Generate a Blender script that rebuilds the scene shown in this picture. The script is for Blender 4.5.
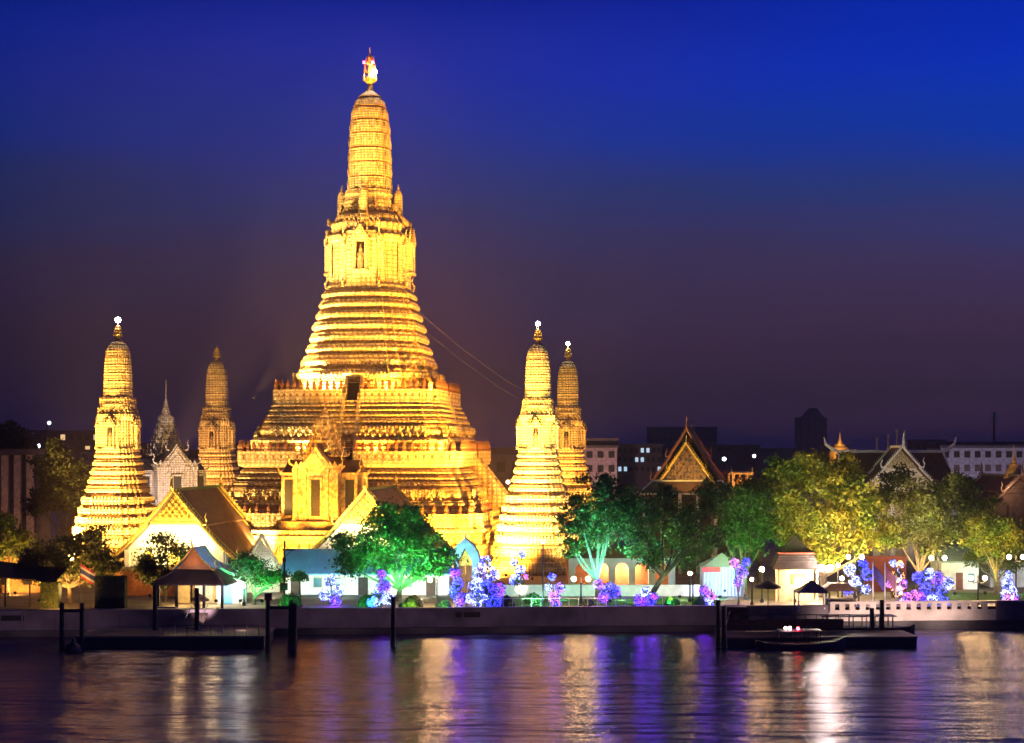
import bpy, math, random
import numpy as np
from mathutils import Vector, Matrix
random.seed(7); rng = np.random.default_rng(7)
R = math.radians; PI = math.pi
# ------------------------------------------------------------------ camera, world, sun, exposure
F, HY, H = 1550.0, 450.0, 19.0          # focal length in pixels, horizon row, eye height over the river
sc = bpy.context.scene
for o in list(bpy.data.objects): bpy.data.objects.remove(o)
col = sc.collection
cd = bpy.data.cameras.new('camera'); cam = bpy.data.objects.new('camera', cd); col.objects.link(cam)
cam.location = (0, 0, H); cam.rotation_euler = (R(90), 0, 0)
cd.sensor_width = 36; cd.lens = 36*F/1024; cd.shift_y = (HY-371.5)/1024
cd.clip_start = 1; cd.clip_end = 20000
sc.camera = cam
sc.render.resolution_x, sc.render.resolution_y = 1024, 743
sc.view_settings.view_transform = 'Standard'; sc.view_settings.look = 'None'
sc.view_settings.gamma = 1; sc.view_settings.exposure = 0.0
try: sc.view_settings.use_curve_mapping = False
except Exception: pass
sc.cycles.use_denoising = True
sc.cycles.max_bounces = 5; sc.cycles.diffuse_bounces = 2; sc.cycles.glossy_bounces = 3
sc.cycles.transparent_max_bounces = 6; sc.cycles.transmission_bounces = 2
sc.cycles.caustics_reflective = False; sc.cycles.caustics_refractive = False
sc.cycles.sample_clamp_indirect = 6
w = bpy.data.worlds.new('World'); sc.world = w; w.use_nodes = True
nt = w.node_tree; nt.nodes.clear()
def nn(t, **k):
    n = nt.nodes.new(t)
    for a, b in k.items(): setattr(n, a, b)
    return n
out = nn('ShaderNodeOutputWorld'); bg = nn('ShaderNodeBackground'); nt.links.new(bg.outputs[0], out.inputs[0])
tc = nn('ShaderNodeTexCoord'); sx = nn('ShaderNodeSeparateXYZ'); nt.links.new(tc.outputs['Generated'], sx.inputs[0])
cr = nn('ShaderNodeValToRGB'); 
def lin(c): return tuple((v/255/12.92 if v <= 10 else ((v/255+.055)/1.055)**2.4) for v in c)
stops = [(0.0, (62, 40, 56)), (0.035, (46, 34, 52)), (0.075, (54, 38, 64)), (0.115, (52, 44, 80)), (0.16, (32, 48, 108)), (0.20, (4, 46, 146)), (0.24, (0, 40, 162)), (0.28, (0, 30, 146)), (0.34, (2, 20, 100)), (0.7, (2, 12, 60)), (1.0, (2, 8, 40))]
e = cr.color_ramp.elements
e[0].position, e[0].color = stops[0][0], (*lin(stops[0][1]), 1)
e[1].position, e[1].color = 1.0, (*lin(stops[-1][1]), 1)
for p, c in stops[1:-1]:
    x = e.new(p); x.color = (*lin(c), 1)
# dusk light is a little stronger on the right-hand side of the sky
mx = nn('ShaderNodeMath', operation='MULTIPLY_ADD'); mx.inputs[1].default_value = 1.15; mx.inputs[2].default_value = 1.0
nt.links.new(sx.outputs[0], mx.inputs[0])
vm = nn('ShaderNodeVectorMath', operation='SCALE')
nz = nn('ShaderNodeTexNoise'); nz.inputs['Scale'].default_value = 3.0; nz.inputs['Detail'].default_value = 3
mpz = nn('ShaderNodeMapping'); mpz.inputs['Scale'].default_value = (1, 1, 6); nt.links.new(tc.outputs['Generated'], mpz.inputs[0]); nt.links.new(mpz.outputs[0], nz.inputs['Vector'])
zz_ = nn('ShaderNodeMath', operation='MULTIPLY_ADD'); zz_.inputs[1].default_value = .05; nt.links.new(nz.outputs['Fac'], zz_.inputs[0])
z2_ = nn('ShaderNodeMath', operation='SUBTRACT'); z2_.inputs[1].default_value = .025; nt.links.new(sx.outputs[2], z2_.inputs[0]); nt.links.new(z2_.outputs[0], zz_.inputs[2])
nt.links.new(zz_.outputs[0], cr.inputs[0]); nt.links.new(cr.outputs[0], vm.inputs[0]); nt.links.new(mx.outputs[0], vm.inputs['Scale'])
sky = nn('ShaderNodeTexSky', sky_type='NISHITA', sun_disc=False, sun_elevation=R(-4), sun_rotation=R(300))
add = nn('ShaderNodeVectorMath', operation='MULTIPLY_ADD'); add.inputs[1].default_value = (.02, .02, .02)
nt.links.new(sky.outputs[0], add.inputs[0]); nt.links.new(vm.outputs[0], add.inputs[2])
nt.links.new(add.outputs[0], bg.inputs[0]); bg.inputs[1].default_value = 1.0
sd = bpy.data.lights.new('sun', 'SUN'); sd.energy = 0.03; sd.angle = R(20); sd.color = (1, .8, .7)
so = bpy.data.objects.new('sun', sd); col.objects.link(so); so.rotation_euler = (R(75), 0, R(120))

# ------------------------------------------------------------------ helpers
def at(px, py, Y):
    return Vector(((px-512)/F*Y, Y, H-(py-HY)/F*Y))
def X(px, Y): return (px-512)/F*Y
def Z(py, Y): return H-(py-HY)/F*Y
def bankY(x): return 161.5+0.07*x
GZ = 2.35                                # ground level of the temple side over the river

def mat(name, c, rough=.75, metal=0, var=.25, scale=1.5, bump=.3, bscale=6, emit=None, es=0, c2=None, bands=0, trans=0, island=0, tiles=0):
    m = bpy.data.materials.new(name); m.use_nodes = True
    t = m.node_tree; b = t.nodes['Principled BSDF']; L = t.links.new
    b.inputs['Roughness'].default_value = rough; b.inputs['Metallic'].default_value = metal
    tcn = t.nodes.new('ShaderNodeTexCoord'); n = t.nodes.new('ShaderNodeTexNoise'); n.inputs['Scale'].default_value = scale
    n.inputs['Detail'].default_value = 5; L(tcn.outputs['Object'], n.inputs['Vector'])
    r = t.nodes.new('ShaderNodeValToRGB'); L(n.outputs['Fac'], r.inputs[0])
    c2 = c2 or tuple(v*(1-var) for v in c)
    hi = tuple(min(1, v*(1+var*.5)) for v in c)
    r.color_ramp.elements[0].position = .36; r.color_ramp.elements[0].color = (*c2, 1)
    r.color_ramp.elements[1].position = .62; r.color_ramp.elements[1].color = (*hi, 1)
    src = r.outputs[0]
    hgt = None
    if island:
        g = t.nodes.new('ShaderNodeNewGeometry'); mr = t.nodes.new('ShaderNodeMapRange')
        mr.inputs[3].default_value = 1-island; mr.inputs[4].default_value = 1+island
        L(g.outputs['Random Per Island'], mr.inputs[0])
        s = t.nodes.new('ShaderNodeVectorMath'); s.operation = 'SCALE'; L(src, s.inputs[0]); L(mr.outputs[0], s.inputs['Scale']); src = s.outputs[0]
    if bands:   # porcelain mosaic: rows of small flowers and tiles
        def mth(op, a, b_=None):
            q = t.nodes.new('ShaderNodeMath'); q.operation = op
            for i_, x_ in enumerate((a, b_)):
                if x_ is None: continue
                if isinstance(x_, (int, float)): q.inputs[i_].default_value = x_
                else: L(x_, q.inputs[i_])
            return q.outputs[0]
        sp_ = t.nodes.new('ShaderNodeSeparateXYZ'); L(tcn.outputs['Object'], sp_.inputs[0])
        ga = mth('ABSOLUTE', mth('SINE', mth('MULTIPLY', mth('ADD', sp_.outputs[0], sp_.outputs[1]), bands*1.9)))
        gb = mth('ABSOLUTE', mth('SINE', mth('MULTIPLY', sp_.outputs[2], bands*2.3)))
        v = t.nodes.new('ShaderNodeTexVoronoi'); v.inputs['Scale'].default_value = bands*2.2; L(tcn.outputs['Object'], v.inputs['Vector'])
        gd = mth('ADD', mth('MULTIPLY', mth('SUBTRACT', 1.0, mth('MULTIPLY', ga, gb)), .8), mth('MULTIPLY', v.outputs['Distance'], .3))
        rr = t.nodes.new('ShaderNodeValToRGB'); L(gd, rr.inputs[0])
        rr.color_ramp.elements[0].position = .45; rr.color_ramp.elements[0].color = (1, 1, 1, 1)
        rr.color_ramp.elements[1].position = .95; rr.color_ramp.elements[1].color = (.38, .25, .12, 1)
        mxn = t.nodes.new('ShaderNodeMix'); mxn.data_type = 'RGBA'; mxn.blend_type = 'MULTIPLY'; mxn.inputs[0].default_value = .72
        L(src, mxn.inputs[6]); L(rr.outputs[0], mxn.inputs[7]); src = mxn.outputs[2]; hgt = gd
    if tiles:
        wv = t.nodes.new('ShaderNodeTexWave'); wv.bands_direction = 'Y'; wv.inputs['Scale'].default_value = tiles; wv.inputs['Distortion'].default_value = .4
        L(tcn.outputs['Object'], wv.inputs['Vector']); hgt = wv.outputs['Fac']
    L(src, b.inputs['Base Color'])
    if bump:
        bn = t.nodes.new('ShaderNodeTexNoise'); bn.inputs['Scale'].default_value = bscale; bn.inputs['Detail'].default_value = 4
        L(tcn.outputs['Object'], bn.inputs['Vector'])
        bp = t.nodes.new('ShaderNodeBump'); bp.inputs['Strength'].default_value = bump; bp.inputs['Distance'].default_value = .12
        if hgt is not None:
            ad = t.nodes.new('ShaderNodeMath'); ad.operation = 'SUBTRACT'; L(bn.outputs['Fac'], ad.inputs[0]); L(hgt, ad.inputs[1]); L(ad.outputs[0], bp.inputs['Height'])
        else: L(bn.outputs['Fac'], bp.inputs['Height'])
        L(bp.outputs[0], b.inputs['Normal'])
    if trans:
        td = t.nodes.new('ShaderNodeBsdfTranslucent'); L(src, td.inputs[0]); ms = t.nodes.new('ShaderNodeMixShader'); ms.inputs[0].default_value = trans
        o = t.nodes['Material Output']; L(b.outputs[0], ms.inputs[1]); L(td.outputs[0], ms.inputs[2]); L(ms.outputs[0], o.inputs[0])
    if emit:
        b.inputs['Emission Color'].default_value = (*emit, 1); b.inputs['Emission Strength'].default_value = es
    return m
def emi(name, c, s):
    m = bpy.data.materials.new(name); m.use_nodes = True; b = m.node_tree.nodes['Principled BSDF']
    b.inputs['Base Color'].default_value = (.5, .5, .5, 1); b.inputs['Emission Color'].default_value = (*c, 1); b.inputs['Emission Strength'].default_value = s
    return m

class MB:
    def __init__(s): s.v = []; s.f = []; s.m = []; s.cur = 0
    def add(s, vs, fs):
        fs = list(fs); s.m += [s.cur]*len(fs)
        n = len(s.v); s.v += [tuple(p) for p in vs]; s.f += [tuple(i+n for i in f) for f in fs]; return s
    def box(s, x0, x1, y0, y1, z0, z1):
        return s.add([(x0,y0,z0),(x1,y0,z0),(x1,y1,z0),(x0,y1,z0),(x0,y0,z1),(x1,y0,z1),(x1,y1,z1),(x0,y1,z1)],
                     [(0,3,2,1),(4,5,6,7),(0,1,5,4),(1,2,6,5),(2,3,7,6),(3,0,4,7)])
    def cbox(s, x, y, z, w, d, h): return s.box(x-w/2, x+w/2, y-d/2, y+d/2, z, z+h)
    def loft(s, rings, cap0=True, cap1=True, gm=None):
        n = len(rings[0]); vs = [p for r in rings for p in r]; fs = []; n0 = len(s.m)
        for i in range(len(rings)-1):
            for j in range(n):
                k = (j+1) % n; fs.append((i*n+j, i*n+k, (i+1)*n+k, (i+1)*n+j))
        if cap0: fs.append(tuple(range(n-1, -1, -1)))
        if cap1: fs.append(tuple(range((len(rings)-1)*n, len(rings)*n)))
        s.add(vs, fs)
        if gm:
            for i in range(len(rings)-1):
                if gm[i % len(gm)]: s.m[n0+i*n:n0+(i+1)*n] = [1]*n
        return s
    def lathe(s, x, y, prof, n=12):   # prof (r,z)
        return s.loft([[(x+r*math.cos(2*PI*j/n), y+r*math.sin(2*PI*j/n), z) for j in range(n)] for r, z in prof])
    def tube(s, pts, rad, n=6):
        pts = [Vector(p) for p in pts]; rings = []
        if not hasattr(rad, '__len__'): rad = [rad]*len(pts)
        for i, p in enumerate(pts):
            d = (pts[min(i+1, len(pts)-1)]-pts[max(i-1, 0)]); d.normalize()
            a = Vector((0, 0, 1)) if abs(d.z) < .9 else Vector((1, 0, 0))
            u = d.cross(a).normalized(); v = u.cross(d).normalized()
            rings.append([p+(u*math.cos(2*PI*j/n)-v*math.sin(2*PI*j/n))*rad[i] for j in range(n)])
        return s.loft(rings)
    def prism(s, poly, y0, y1):       # poly of (x,z), extruded along y
        n = len(poly)
        return s.add([(x, y0, z) for x, z in poly]+[(x, y1, z) for x, z in poly],
                     [tuple(range(n)), tuple(range(2*n-1, n-1, -1))]+[(j, j+n, (j+1) % n+n, (j+1) % n) for j in range(n)])
    def merge(s, o, M=None):
        c = s.cur
        s.add([M @ Vector(p) for p in o.v] if M else o.v, o.f)
        s.m[len(s.m)-len(o.f):] = [max(c, x) for x in o.m]
        return s
    def build(s, name, m, parent=None, smooth=False, loc=None, rz=0):
        me = bpy.data.meshes.new(name); me.from_pydata(s.v, [], s.f); me.update()
        if smooth: me.shade_smooth()
        
        for m_i in (m if isinstance(m, (list, tuple)) else [m]): me.materials.append(m_i)
        if isinstance(m, (list, tuple)) and len(me.polygons) == len(s.m): me.polygons.foreach_set('material_index', s.m)
        o = bpy.data.objects.new(name, me); col.objects.link(o); o.parent = parent
        if loc is not None: o.location = loc
        o.rotation_euler.z = rz
        return o
def tag(o, label=None, cat=None, group=None, kind=None):
    for k, v in (('label', label), ('category', cat), ('group', group), ('kind', kind)):
        if v: o[k] = v
    return o
def thing(name, label, cat, loc=(0, 0, 0), rz=0, group=None):
    o = bpy.data.objects.new(name, None); col.objects.link(o); o.location = loc; o.rotation_euler.z = rz
    o.empty_display_size = .5
    return tag(o, label, cat, group)
KIDS = {}
def copy_tree(o, parent=None):
    c = o.copy(); col.objects.link(c); c.parent = parent
    if parent is not None: c.matrix_parent_inverse = o.matrix_parent_inverse
    for ch in [x for x in list(bpy.data.objects) if x.parent == o]: copy_tree(ch, c)
    return c
def rot(v, a): return Matrix.Rotation(a, 4, 'Z') @ Vector(v)
def light(kind, loc, c, P, target=None, size=.3, angle=60, blend=.6, parent=None, name='point_light'):
    d = bpy.data.lights.new(name, kind); d.color = c; d.energy = P; d.shadow_soft_size = size
    o = bpy.data.objects.new(name, d); col.objects.link(o); o.location = loc; o.parent = parent
    if kind == 'SPOT': d.spot_size = R(angle); d.spot_blend = blend
    if target is not None: o.rotation_euler = (Vector(target)-Vector(loc)).to_track_quat('-Z', 'Y').to_euler()
    return o

# ------------------------------------------------------------------ materials
STONE = mat('porcelain_stone', (.78, .61, .33), .5, 0, .28, .9, .8, 5, bands=2.3)
STONE2 = mat('porcelain_small', (.78, .61, .33), .5, 0, .28, 2, .8, 8, bands=3.6)
CREVICE = mat('ochre_crevice_shade', (.48, .27, .09), .7, 0, .5, 2.5, .6, 7)  # ochre mosaic lines in the necks, also painting shade into the crevices
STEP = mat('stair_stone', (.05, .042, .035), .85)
TERRA = mat('terracotta', (.26, .10, .04), .8)
DARK = mat('dark_panel', (.03, .025, .02), .9)
FIG = mat('painted_figure', (.34, .24, .14), .6, 0, .5, 4, .5)
GILT = mat('gilding', (.75, .52, .12), .38, .35, .3, 6, .5, 14, c2=(.4, .22, .03))
WHITE = mat('white_plaster', (.78, .75, .70), .8, 0, .12)
GREYSTONE = mat('grey_mosaic', (.42, .38, .35), .7, 0, .35, 3, .6, 8, bands=4)
ROOFB = mat('brown_roof_tile', (.16, .085, .05), .55, 0, .3, 1, .5, 9, tiles=6)
ROOFR = mat('red_brown_roof', (.10, .038, .028), .6, 0, .3, 1, .5, 9, tiles=6)
GREENT = mat('dark_green_border', (.05, .13, .05), .4)
BLUER = mat('blue_sheet_roof', (.16, .42, .66), .5, 0, .1, .6, .1)
CONC = mat('river_concrete', (.19, .155, .165), .85, 0, .3, .35, .4, 3, c2=(.12, .095, .105))
CONCL = mat('pale_concrete', (.5, .42, .38), .8, 0, .25, .5, .2, 3)
WETD = mat('wet_dark_concrete', (.035, .028, .03), .5, 0, .4, .6)
WOOD = mat('dark_wood', (.045, .03, .022), .7, 0, .4, 3)
METAL = mat('dark_metal', (.03, .03, .032), .45, .6, .2)
TRUNK = mat('tree_bark', (.16, .115, .08), .9, 0, .4, 3, .8)
PAINTW = mat('white_paint', (.75, .75, .75), .5, 0, .05)
GROUND = mat('paved_ground', (.34, .29, .24), .85, 0, .3, .3)
GRASSM = mat('lawn', (.06, .14, .03), .9, 0, .4, 2)
def leafmat(name, c, c2): return mat(name, c, .55, 0, .3, .35, 0, c2=c2, island=.45, trans=.35)
LEAF = leafmat('leaf_green', (.06, .13, .03), (.03, .07, .015))
LEAFY = leafmat('leaf_yellowgreen', (.23, .21, .035), (.06, .13, .025))
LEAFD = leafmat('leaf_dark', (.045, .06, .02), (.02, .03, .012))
LEAFO = leafmat('leaf_olive', (.12, .13, .035), (.05, .07, .02))

# ------------------------------------------------------------------ the setting
g = MB()
xs = np.linspace(-3000, 3000, 61)
def flat(z, y0, y1, name, m, n=2):
    o = MB().add([(-4000, y0(-4000), z), (4000, y0(4000), z), (4000, y1(4000), z), (-4000, y1(4000), z)], [(0, 1, 2, 3)]).build(name, m)
    return tag(o, kind='structure')
# river
wm = bpy.data.materials.new('river_water'); wm.use_nodes = True; t = wm.node_tree; b = t.nodes['Principled BSDF']; L = t.links.new
b.inputs['Base Color'].default_value = (.006, .008, .02, 1); b.inputs['Roughness'].default_value = .2; b.inputs['IOR'].default_value = 1.333
b.inputs['Specular IOR Level'].default_value = .27
tcn = t.nodes.new('ShaderNodeTexCoord'); mp = t.nodes.new('ShaderNodeMapping'); mp.inputs['Scale'].default_value = (.22, .8, 1); L(tcn.outputs['Object'], mp.inputs[0])
n1 = t.nodes.new('ShaderNodeTexNoise'); n1.inputs['Scale'].default_value = 1.0; n1.inputs['Detail'].default_value = 5; n1.inputs['Roughness'].default_value = .6; L(mp.outputs[0], n1.inputs['Vector'])
mp2 = t.nodes.new('ShaderNodeMapping'); mp2.inputs['Scale'].default_value = (.05, .16, 1); L(tcn.outputs['Object'], mp2.inputs[0])
n2 = t.nodes.new('ShaderNodeTexNoise'); n2.inputs['Scale'].default_value = 1.0; n2.inputs['Detail'].default_value = 3; L(mp2.outputs[0], n2.inputs['Vector'])
bp2 = t.nodes.new('ShaderNodeBump'); bp2.inputs['Strength'].default_value = 1.0; bp2.inputs['Distance'].default_value = 1.1; L(n2.outputs['Fac'], bp2.inputs['Height'])
bp = t.nodes.new('ShaderNodeBump'); L(bp2.outputs[0], bp.inputs['Normal']); bp.inputs['Strength'].default_value = 1.0; bp.inputs['Distance'].default_value = .38; L(n1.outputs['Fac'], bp.inputs['Height']); gl = t.nodes.new('ShaderNodeBsdfGlossy'); gl.inputs['Color'].default_value = (.95, .85, 1, 1); gl.inputs['Roughness'].default_value = .18; L(bp.outputs[0], gl.inputs['Normal'])
df = t.nodes.new('ShaderNodeBsdfDiffuse'); df.inputs['Color'].default_value = (.004, .007, .03, 1)
mw = t.nodes.new('ShaderNodeMixShader'); mw.inputs[0].default_value = .37; L(df.outputs[0], mw.inputs[1]); L(gl.outputs[0], mw.inputs[2]); L(mw.outputs[0], t.nodes['Material Output'].inputs[0]); t.nodes.remove(b)
tag(MB().add([(-4000, -300, 0), (4000, -300, 0), (4000, 5000, 0), (-4000, 5000, 0)], [(0, 1, 2, 3)]).build('river', wm), kind='structure')
# temple-side ground, out to the horizon
gx = 1500
tag(MB().add([(-gx, bankY(-gx)+.3, GZ-.03), (gx, bankY(gx)+.3, GZ-.03), (9000, 14000, GZ-.03), (-9000, 14000, GZ-.03)], [(0, 1, 2, 3)]).build('ground', GROUND), kind='structure')

def along(x, dy=0): return (x, bankY(x)+dy)
def wallstrip(x0, x1, d0, d1, z0, z1, mb):
    n = max(1, int(abs(x1-x0)/20)); 
    ring = [(*along(x0, d0), z0), (*along(x1, d0), z0), (*along(x1, d1), z0), (*along(x0, d1), z0)]
    top = [(p[0], p[1], z1) for p in ring]
    mb.add(ring+top, [(0,3,2,1),(4,5,6,7),(0,1,5,4),(1,2,6,5),(2,3,7,6),(3,0,4,7)])
xr = X(828, 164)
em = thing('river_wall', 'long dim grey concrete embankment wall along the water', 'wall', (X(400,161), bankY(X(400,161)), 0))
def EM(mb, name, m, par, smooth=False):
    o = mb.build(name, m, par, smooth); o.matrix_parent_inverse = Matrix.Translation(-par.location) if par.rotation_euler.z == 0 else par.matrix_world.inverted(); return o
m_ = MB(); wallstrip(-260, xr, 0, .5, .6, GZ+.02, m_); EM(m_, 'wall_face', CONC, em)
m_ = MB(); wallstrip(-260, xr, -.12, .62, GZ+.022, GZ+.28, m_); EM(m_, 'coping', CONC, em)
m_ = MB(); wallstrip(-260, xr, -.6, .48, -1.5, .6, m_); EM(m_, 'footing', WETD, em)
m_ = MB()
for k in range(60):
    x = -130+k*3.2
    if x < xr-1: wallstrip(x, x+.18, -.07, .01, .62, GZ, m_)
EM(m_, 'pilaster_ribs', CONC, em)
for (p0, p1) in ((8, 30), (455, 480)):
    m_ = MB(); wallstrip(X(p0,160), X(p1,160), -.06, 0.02, GZ-.75, GZ-.2, m_); EM(m_, 'wall_plaque', DARK, em)
eb = thing('river_balustrade', 'pale lit riverside balustrade wall with a row of openings', 'wall', (xr+1, bankY(xr+1), 0))
m_ = MB(); wallstrip(xr+.05, X(988,168), 0, .5, .9, GZ-.3, m_); EM(m_, 'wall_face', CONCL, eb)
m_ = MB(); wallstrip(xr+.05, X(988,168), -.1, .6, GZ+.35, GZ+.6, m_); EM(m_, 'coping', CONCL, eb)
m_ = MB()
x = xr+.1
while x < X(988,168)-1:
    wallstrip(x, x+.62, .02, .45, GZ-.3, GZ+.35, m_); x += 1.1
EM(m_, 'baluster_row', CONCL, eb)
m_ = MB(); wallstrip(xr+.05, 260, -.3, .48, -1.5, .9, m_); EM(m_, 'footing', WETD, eb)
ed = thing('dark_river_wall', 'dark stretch of embankment wall at the far right', 'wall', (X(995,168), bankY(60), 0))
m_ = MB(); wallstrip(X(988,168)+.05, 260, .02, .5, .9, GZ+.35, m_); EM(m_, 'wall_face', CONC, ed)
m_ = MB(); wallstrip(X(988,168)+.05, 260, -.1, .6, GZ+.36, GZ+.6, m_); EM(m_, 'coping', CONC, ed)

# ------------------------------------------------------------------ the great tower
TH = R(7.5); C0 = Vector((X(370, 230), 230, GZ))
RED = [(1,.5),(.91,.5),(.91,.66),(.80,.66),(.80,.80),(.66,.80),(.66,.91),(.5,.91),(.5,1)]
RED2 = [(1,.82),(.94,.82),(.94,.94),(.82,.94),(.82,1)]
def plan(a, z, q=RED):
    out = []
    for k in range(4):
        c, s = [(1,0),(0,1),(-1,0),(0,-1)][k]
        out += [((x*c-y*s)*a, (x*s+y*c)*a, z) for x, y in q]
    return out
def conv(hw, y, D=230):
    a = 0
    for _ in range(6): a = hw*(D-.6*a)/F
    return a, H+(HY-y)*(D-a)/F-GZ
TPROF = [(0, 1.15), (.07, 1.1), (.1, .6), (.19, .6), (.21, .15), (.3, -.02), (.47, -.15), (.6, 0), (.63, .35), (.72, .35), (.75, .65), (.88, .62), (.92, .95), (1, 1.0)]
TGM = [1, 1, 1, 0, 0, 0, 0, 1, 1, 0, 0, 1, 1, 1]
def tiers(mb, levels, q=RED, drop=.32):
    """levels: (halfwidth px, y top, y bottom)"""
    rings = []
    for hw, yt, yb in levels:
        a, zt = conv(hw, yt); _, zb = conv(hw, yb); h = zt-zb; d = min(drop, h*.45)
        rings += [plan(a-d*k1, zb+k2*h, q) for k2, k1 in TPROF]
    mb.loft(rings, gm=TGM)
    for hw, yt, yb in levels:
        a, zt = conv(hw, yt); _, zb = conv(hw, yb); h = zt-zb
        if yb-yt < 12.5: rosettes(mb, a-.03, zb+.5*h, h*.55, q=.8 if q is RED2 else .49)
        if yb-yt > 9 or yb-yt == 7: 
            for i_ in (0,): rosettes(mb, a-min(drop, h*.45)*.9, zb+.14*h, .4, .5, q=.8 if q is RED2 else .49)
def rosettes(mb, a, z, h, sp=.62, q=.8, red=.94):
    n = int(2*a*q/sp)
    for k in range(4):
        for i in range(n):
            u = -a*q+(i+.5)*2*a*q/n
            mb.merge(MB().add([(-.2,0,0),(0,0,-h/2),(.2,0,0),(0,0,h/2),(0,-.13,0)], [(0,1,4),(1,2,4),(2,3,4),(3,0,4)]), front_M(k, u, a+.0, z))
def figure(h):   # a supporting demon: legs apart, arms raised
    m = MB(); s = h
    m.tube([(-.28*s,0,0),(-.2*s,-.1*s,.25*s),(-.08*s,0,.45*s)], [.08*s,.09*s,.1*s], 5)
    m.tube([(.28*s,0,0),(.2*s,-.1*s,.25*s),(.08*s,0,.45*s)], [.08*s,.09*s,.1*s], 5)
    m.tube([(0,0,.4*s),(0,-.03*s,.6*s),(0,0,.78*s)], [.13*s,.17*s,.1*s], 6)
    m.tube([(-.12*s,0,.72*s),(-.33*s,-.03*s,.75*s),(-.32*s,0,.98*s)], [.07*s,.06*s,.06*s], 5)
    m.tube([(.12*s,0,.72*s),(.33*s,-.03*s,.75*s),(.32*s,0,.98*s)], [.07*s,.06*s,.06*s], 5)
    m.lathe(0, 0, [(.03*s,.76*s),(.1*s,.82*s),(.1*s,.88*s),(.03*s,1.0*s)], 6)
    return m
def front_M(k, u, a, z):   # place on face k (0 = front, facing -y) at offset u, distance a
    return Matrix.Rotation(k*PI/2, 4, 'Z') @ Matrix.Translation((u, -a, z))
tower = thing('great_prang_tower', 'tallest golden floodlit tiered temple tower, porcelain covered, with stairways', 'temple tower', C0, -TH)
# lower bases
m = MB(); a0, z0 = conv(137, 524)
rings = []
for (a, z) in [(a0+1.0, 0), (a0+1.0, .7), (a0+.6, .9), (a0+.6, 1.5), (a0+.15, 1.8), (a0+.1, 3.2), (a0+.45, 3.3), (a0+.5, 3.7), (a0-.15, 3.9), (a0-.2, 5.3), (a0+.35, 5.45), (a0+.45, 5.9), (a0+.1, 6.2), (a0+.15, 6.6), (a0+.1, z0)]:
    rings.append(plan(a, z, RED2))
m.loft(rings); m.build('base_terrace', STONE, tower)
m = MB(); tiers(m, [(111, 469, 475), (114.5, 475, 481), (118.5, 481, 487.5), (123, 487.5, 500), (127.5, 500, 507), (131, 507, 527)], RED2); m.build('lower_pyramid', [STONE, CREVICE], tower)
aT1, zT1 = conv(113.5, 462)
m = MB(); m.loft([plan(aT1-1.0, zT1-.9, RED2), plan(aT1-.1, zT1-.55, RED2), plan(aT1, zT1-.1, RED2), plan(aT1-.05, zT1, RED2)]); m.build('terrace_slab', STONE, tower)
m = MB(); tiers(m, [(85, 402, 407), (87, 407, 412), (89.5, 412, 417.5), (92.5, 417.5, 424), (96, 424, 437), (99.5, 437, 444), (101, 444, 464)], RED2); m.build('middle_pyramid', [STONE, CREVICE], tower)
aT2, zT2 = conv(83, 400)
m = MB(); m.loft([plan(aT2-.9, zT2-.7, RED2), plan(aT2, zT2-.45, RED2), plan(aT2+.05, zT2-.1, RED2), plan(aT2, zT2, RED2)]); m.build('terrace_slab', STONE, tower)
m = MB(); tiers(m, [(44.5, 288, 297), (47, 297, 308), (50, 308, 319), (53.5, 319, 330), (56, 330, 342), (59.5, 342, 353), (63.5, 353, 367), (68, 367, 379), (69.5, 379, 402)], RED, .42); m.build('stepped_tiers', [STONE, CREVICE], tower)
# block with niches
m = MB(); prof = [(40, 290), (39.5, 284), (36.5, 281), (35.5, 268), (35.5, 246), (36, 241), (38.5, 238), (39, 233), (36, 231), (35, 227), (36, 225), (36, 221), (33, 219), (30.5, 213), (27, 211), (24, 205), (24, 199), (22.5, 196), (23.5, 193), (22, 188)]
m.loft([plan(*conv(*p)) for p in prof]); m.build('niche_block', STONE, tower)
# cob (the corn-shaped spire body)
m = MB(); prof = []
bandsY = [(188, 175), (175, 160.5), (160.5, 146), (146, 131.5), (131.5, 118), (118, 105), (105, 96), (96, 90)]
halfw = [21.3, 21, 20.6, 20.2, 19.6, 18.4, 16, 11.5, 4.5]
for i, (yb, yt) in enumerate(bandsY):
    h0, h1 = halfw[i], halfw[i+1]
    prof += [(h0-1.3, yb), (h0, yb-1.0), (h0*.35+h1*.65, yt+2.2), (h1+.4, yt+1.6), (h1+.3, yt+.9), (h1-1.2, yt+.3)]
prof += [(3, 86.5), (1.2, 85)]
CQ = [(1,.30),(.955,.30),(.955,.5),(.87,.5),(.87,.66),(.78,.66),(.78,.78),(.66,.78),(.66,.87),(.5,.87),(.5,.955),(.30,.955),(.30,1)]
m.loft([plan(*conv(*p), CQ) for p in prof], gm=[1, 0, 0, 0, 1, 1]); 
for i, (yb, yt) in enumerate(bandsY[:7]):      # the small leaves on every band
    a, zb = conv((halfw[i]+halfw[i+1])/2, yb); _, zt = conv(halfw[i], yt)
    for k in range(4):
        for u in (-.55, -.18, .18, .55):
            d = 1.0 if abs(u) < .3 else .93
            sub = MB(); hh = (zt-zb)*.75
            sub.add([(-.3,0,0),(.3,0,0),(.3,0,hh*.5),(0,-.02,hh),(-.3,0,hh*.5),(0,-.14,0),(0,-.2,hh*.5)], [(0,5,6,4),(5,1,2,6),(4,6,3),(6,2,3)])
            m.merge(sub, front_M(k, u*a, a*d-.01, zb+.15))
m.build('spire_body', [STONE2, CREVICE], tower)
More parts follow.
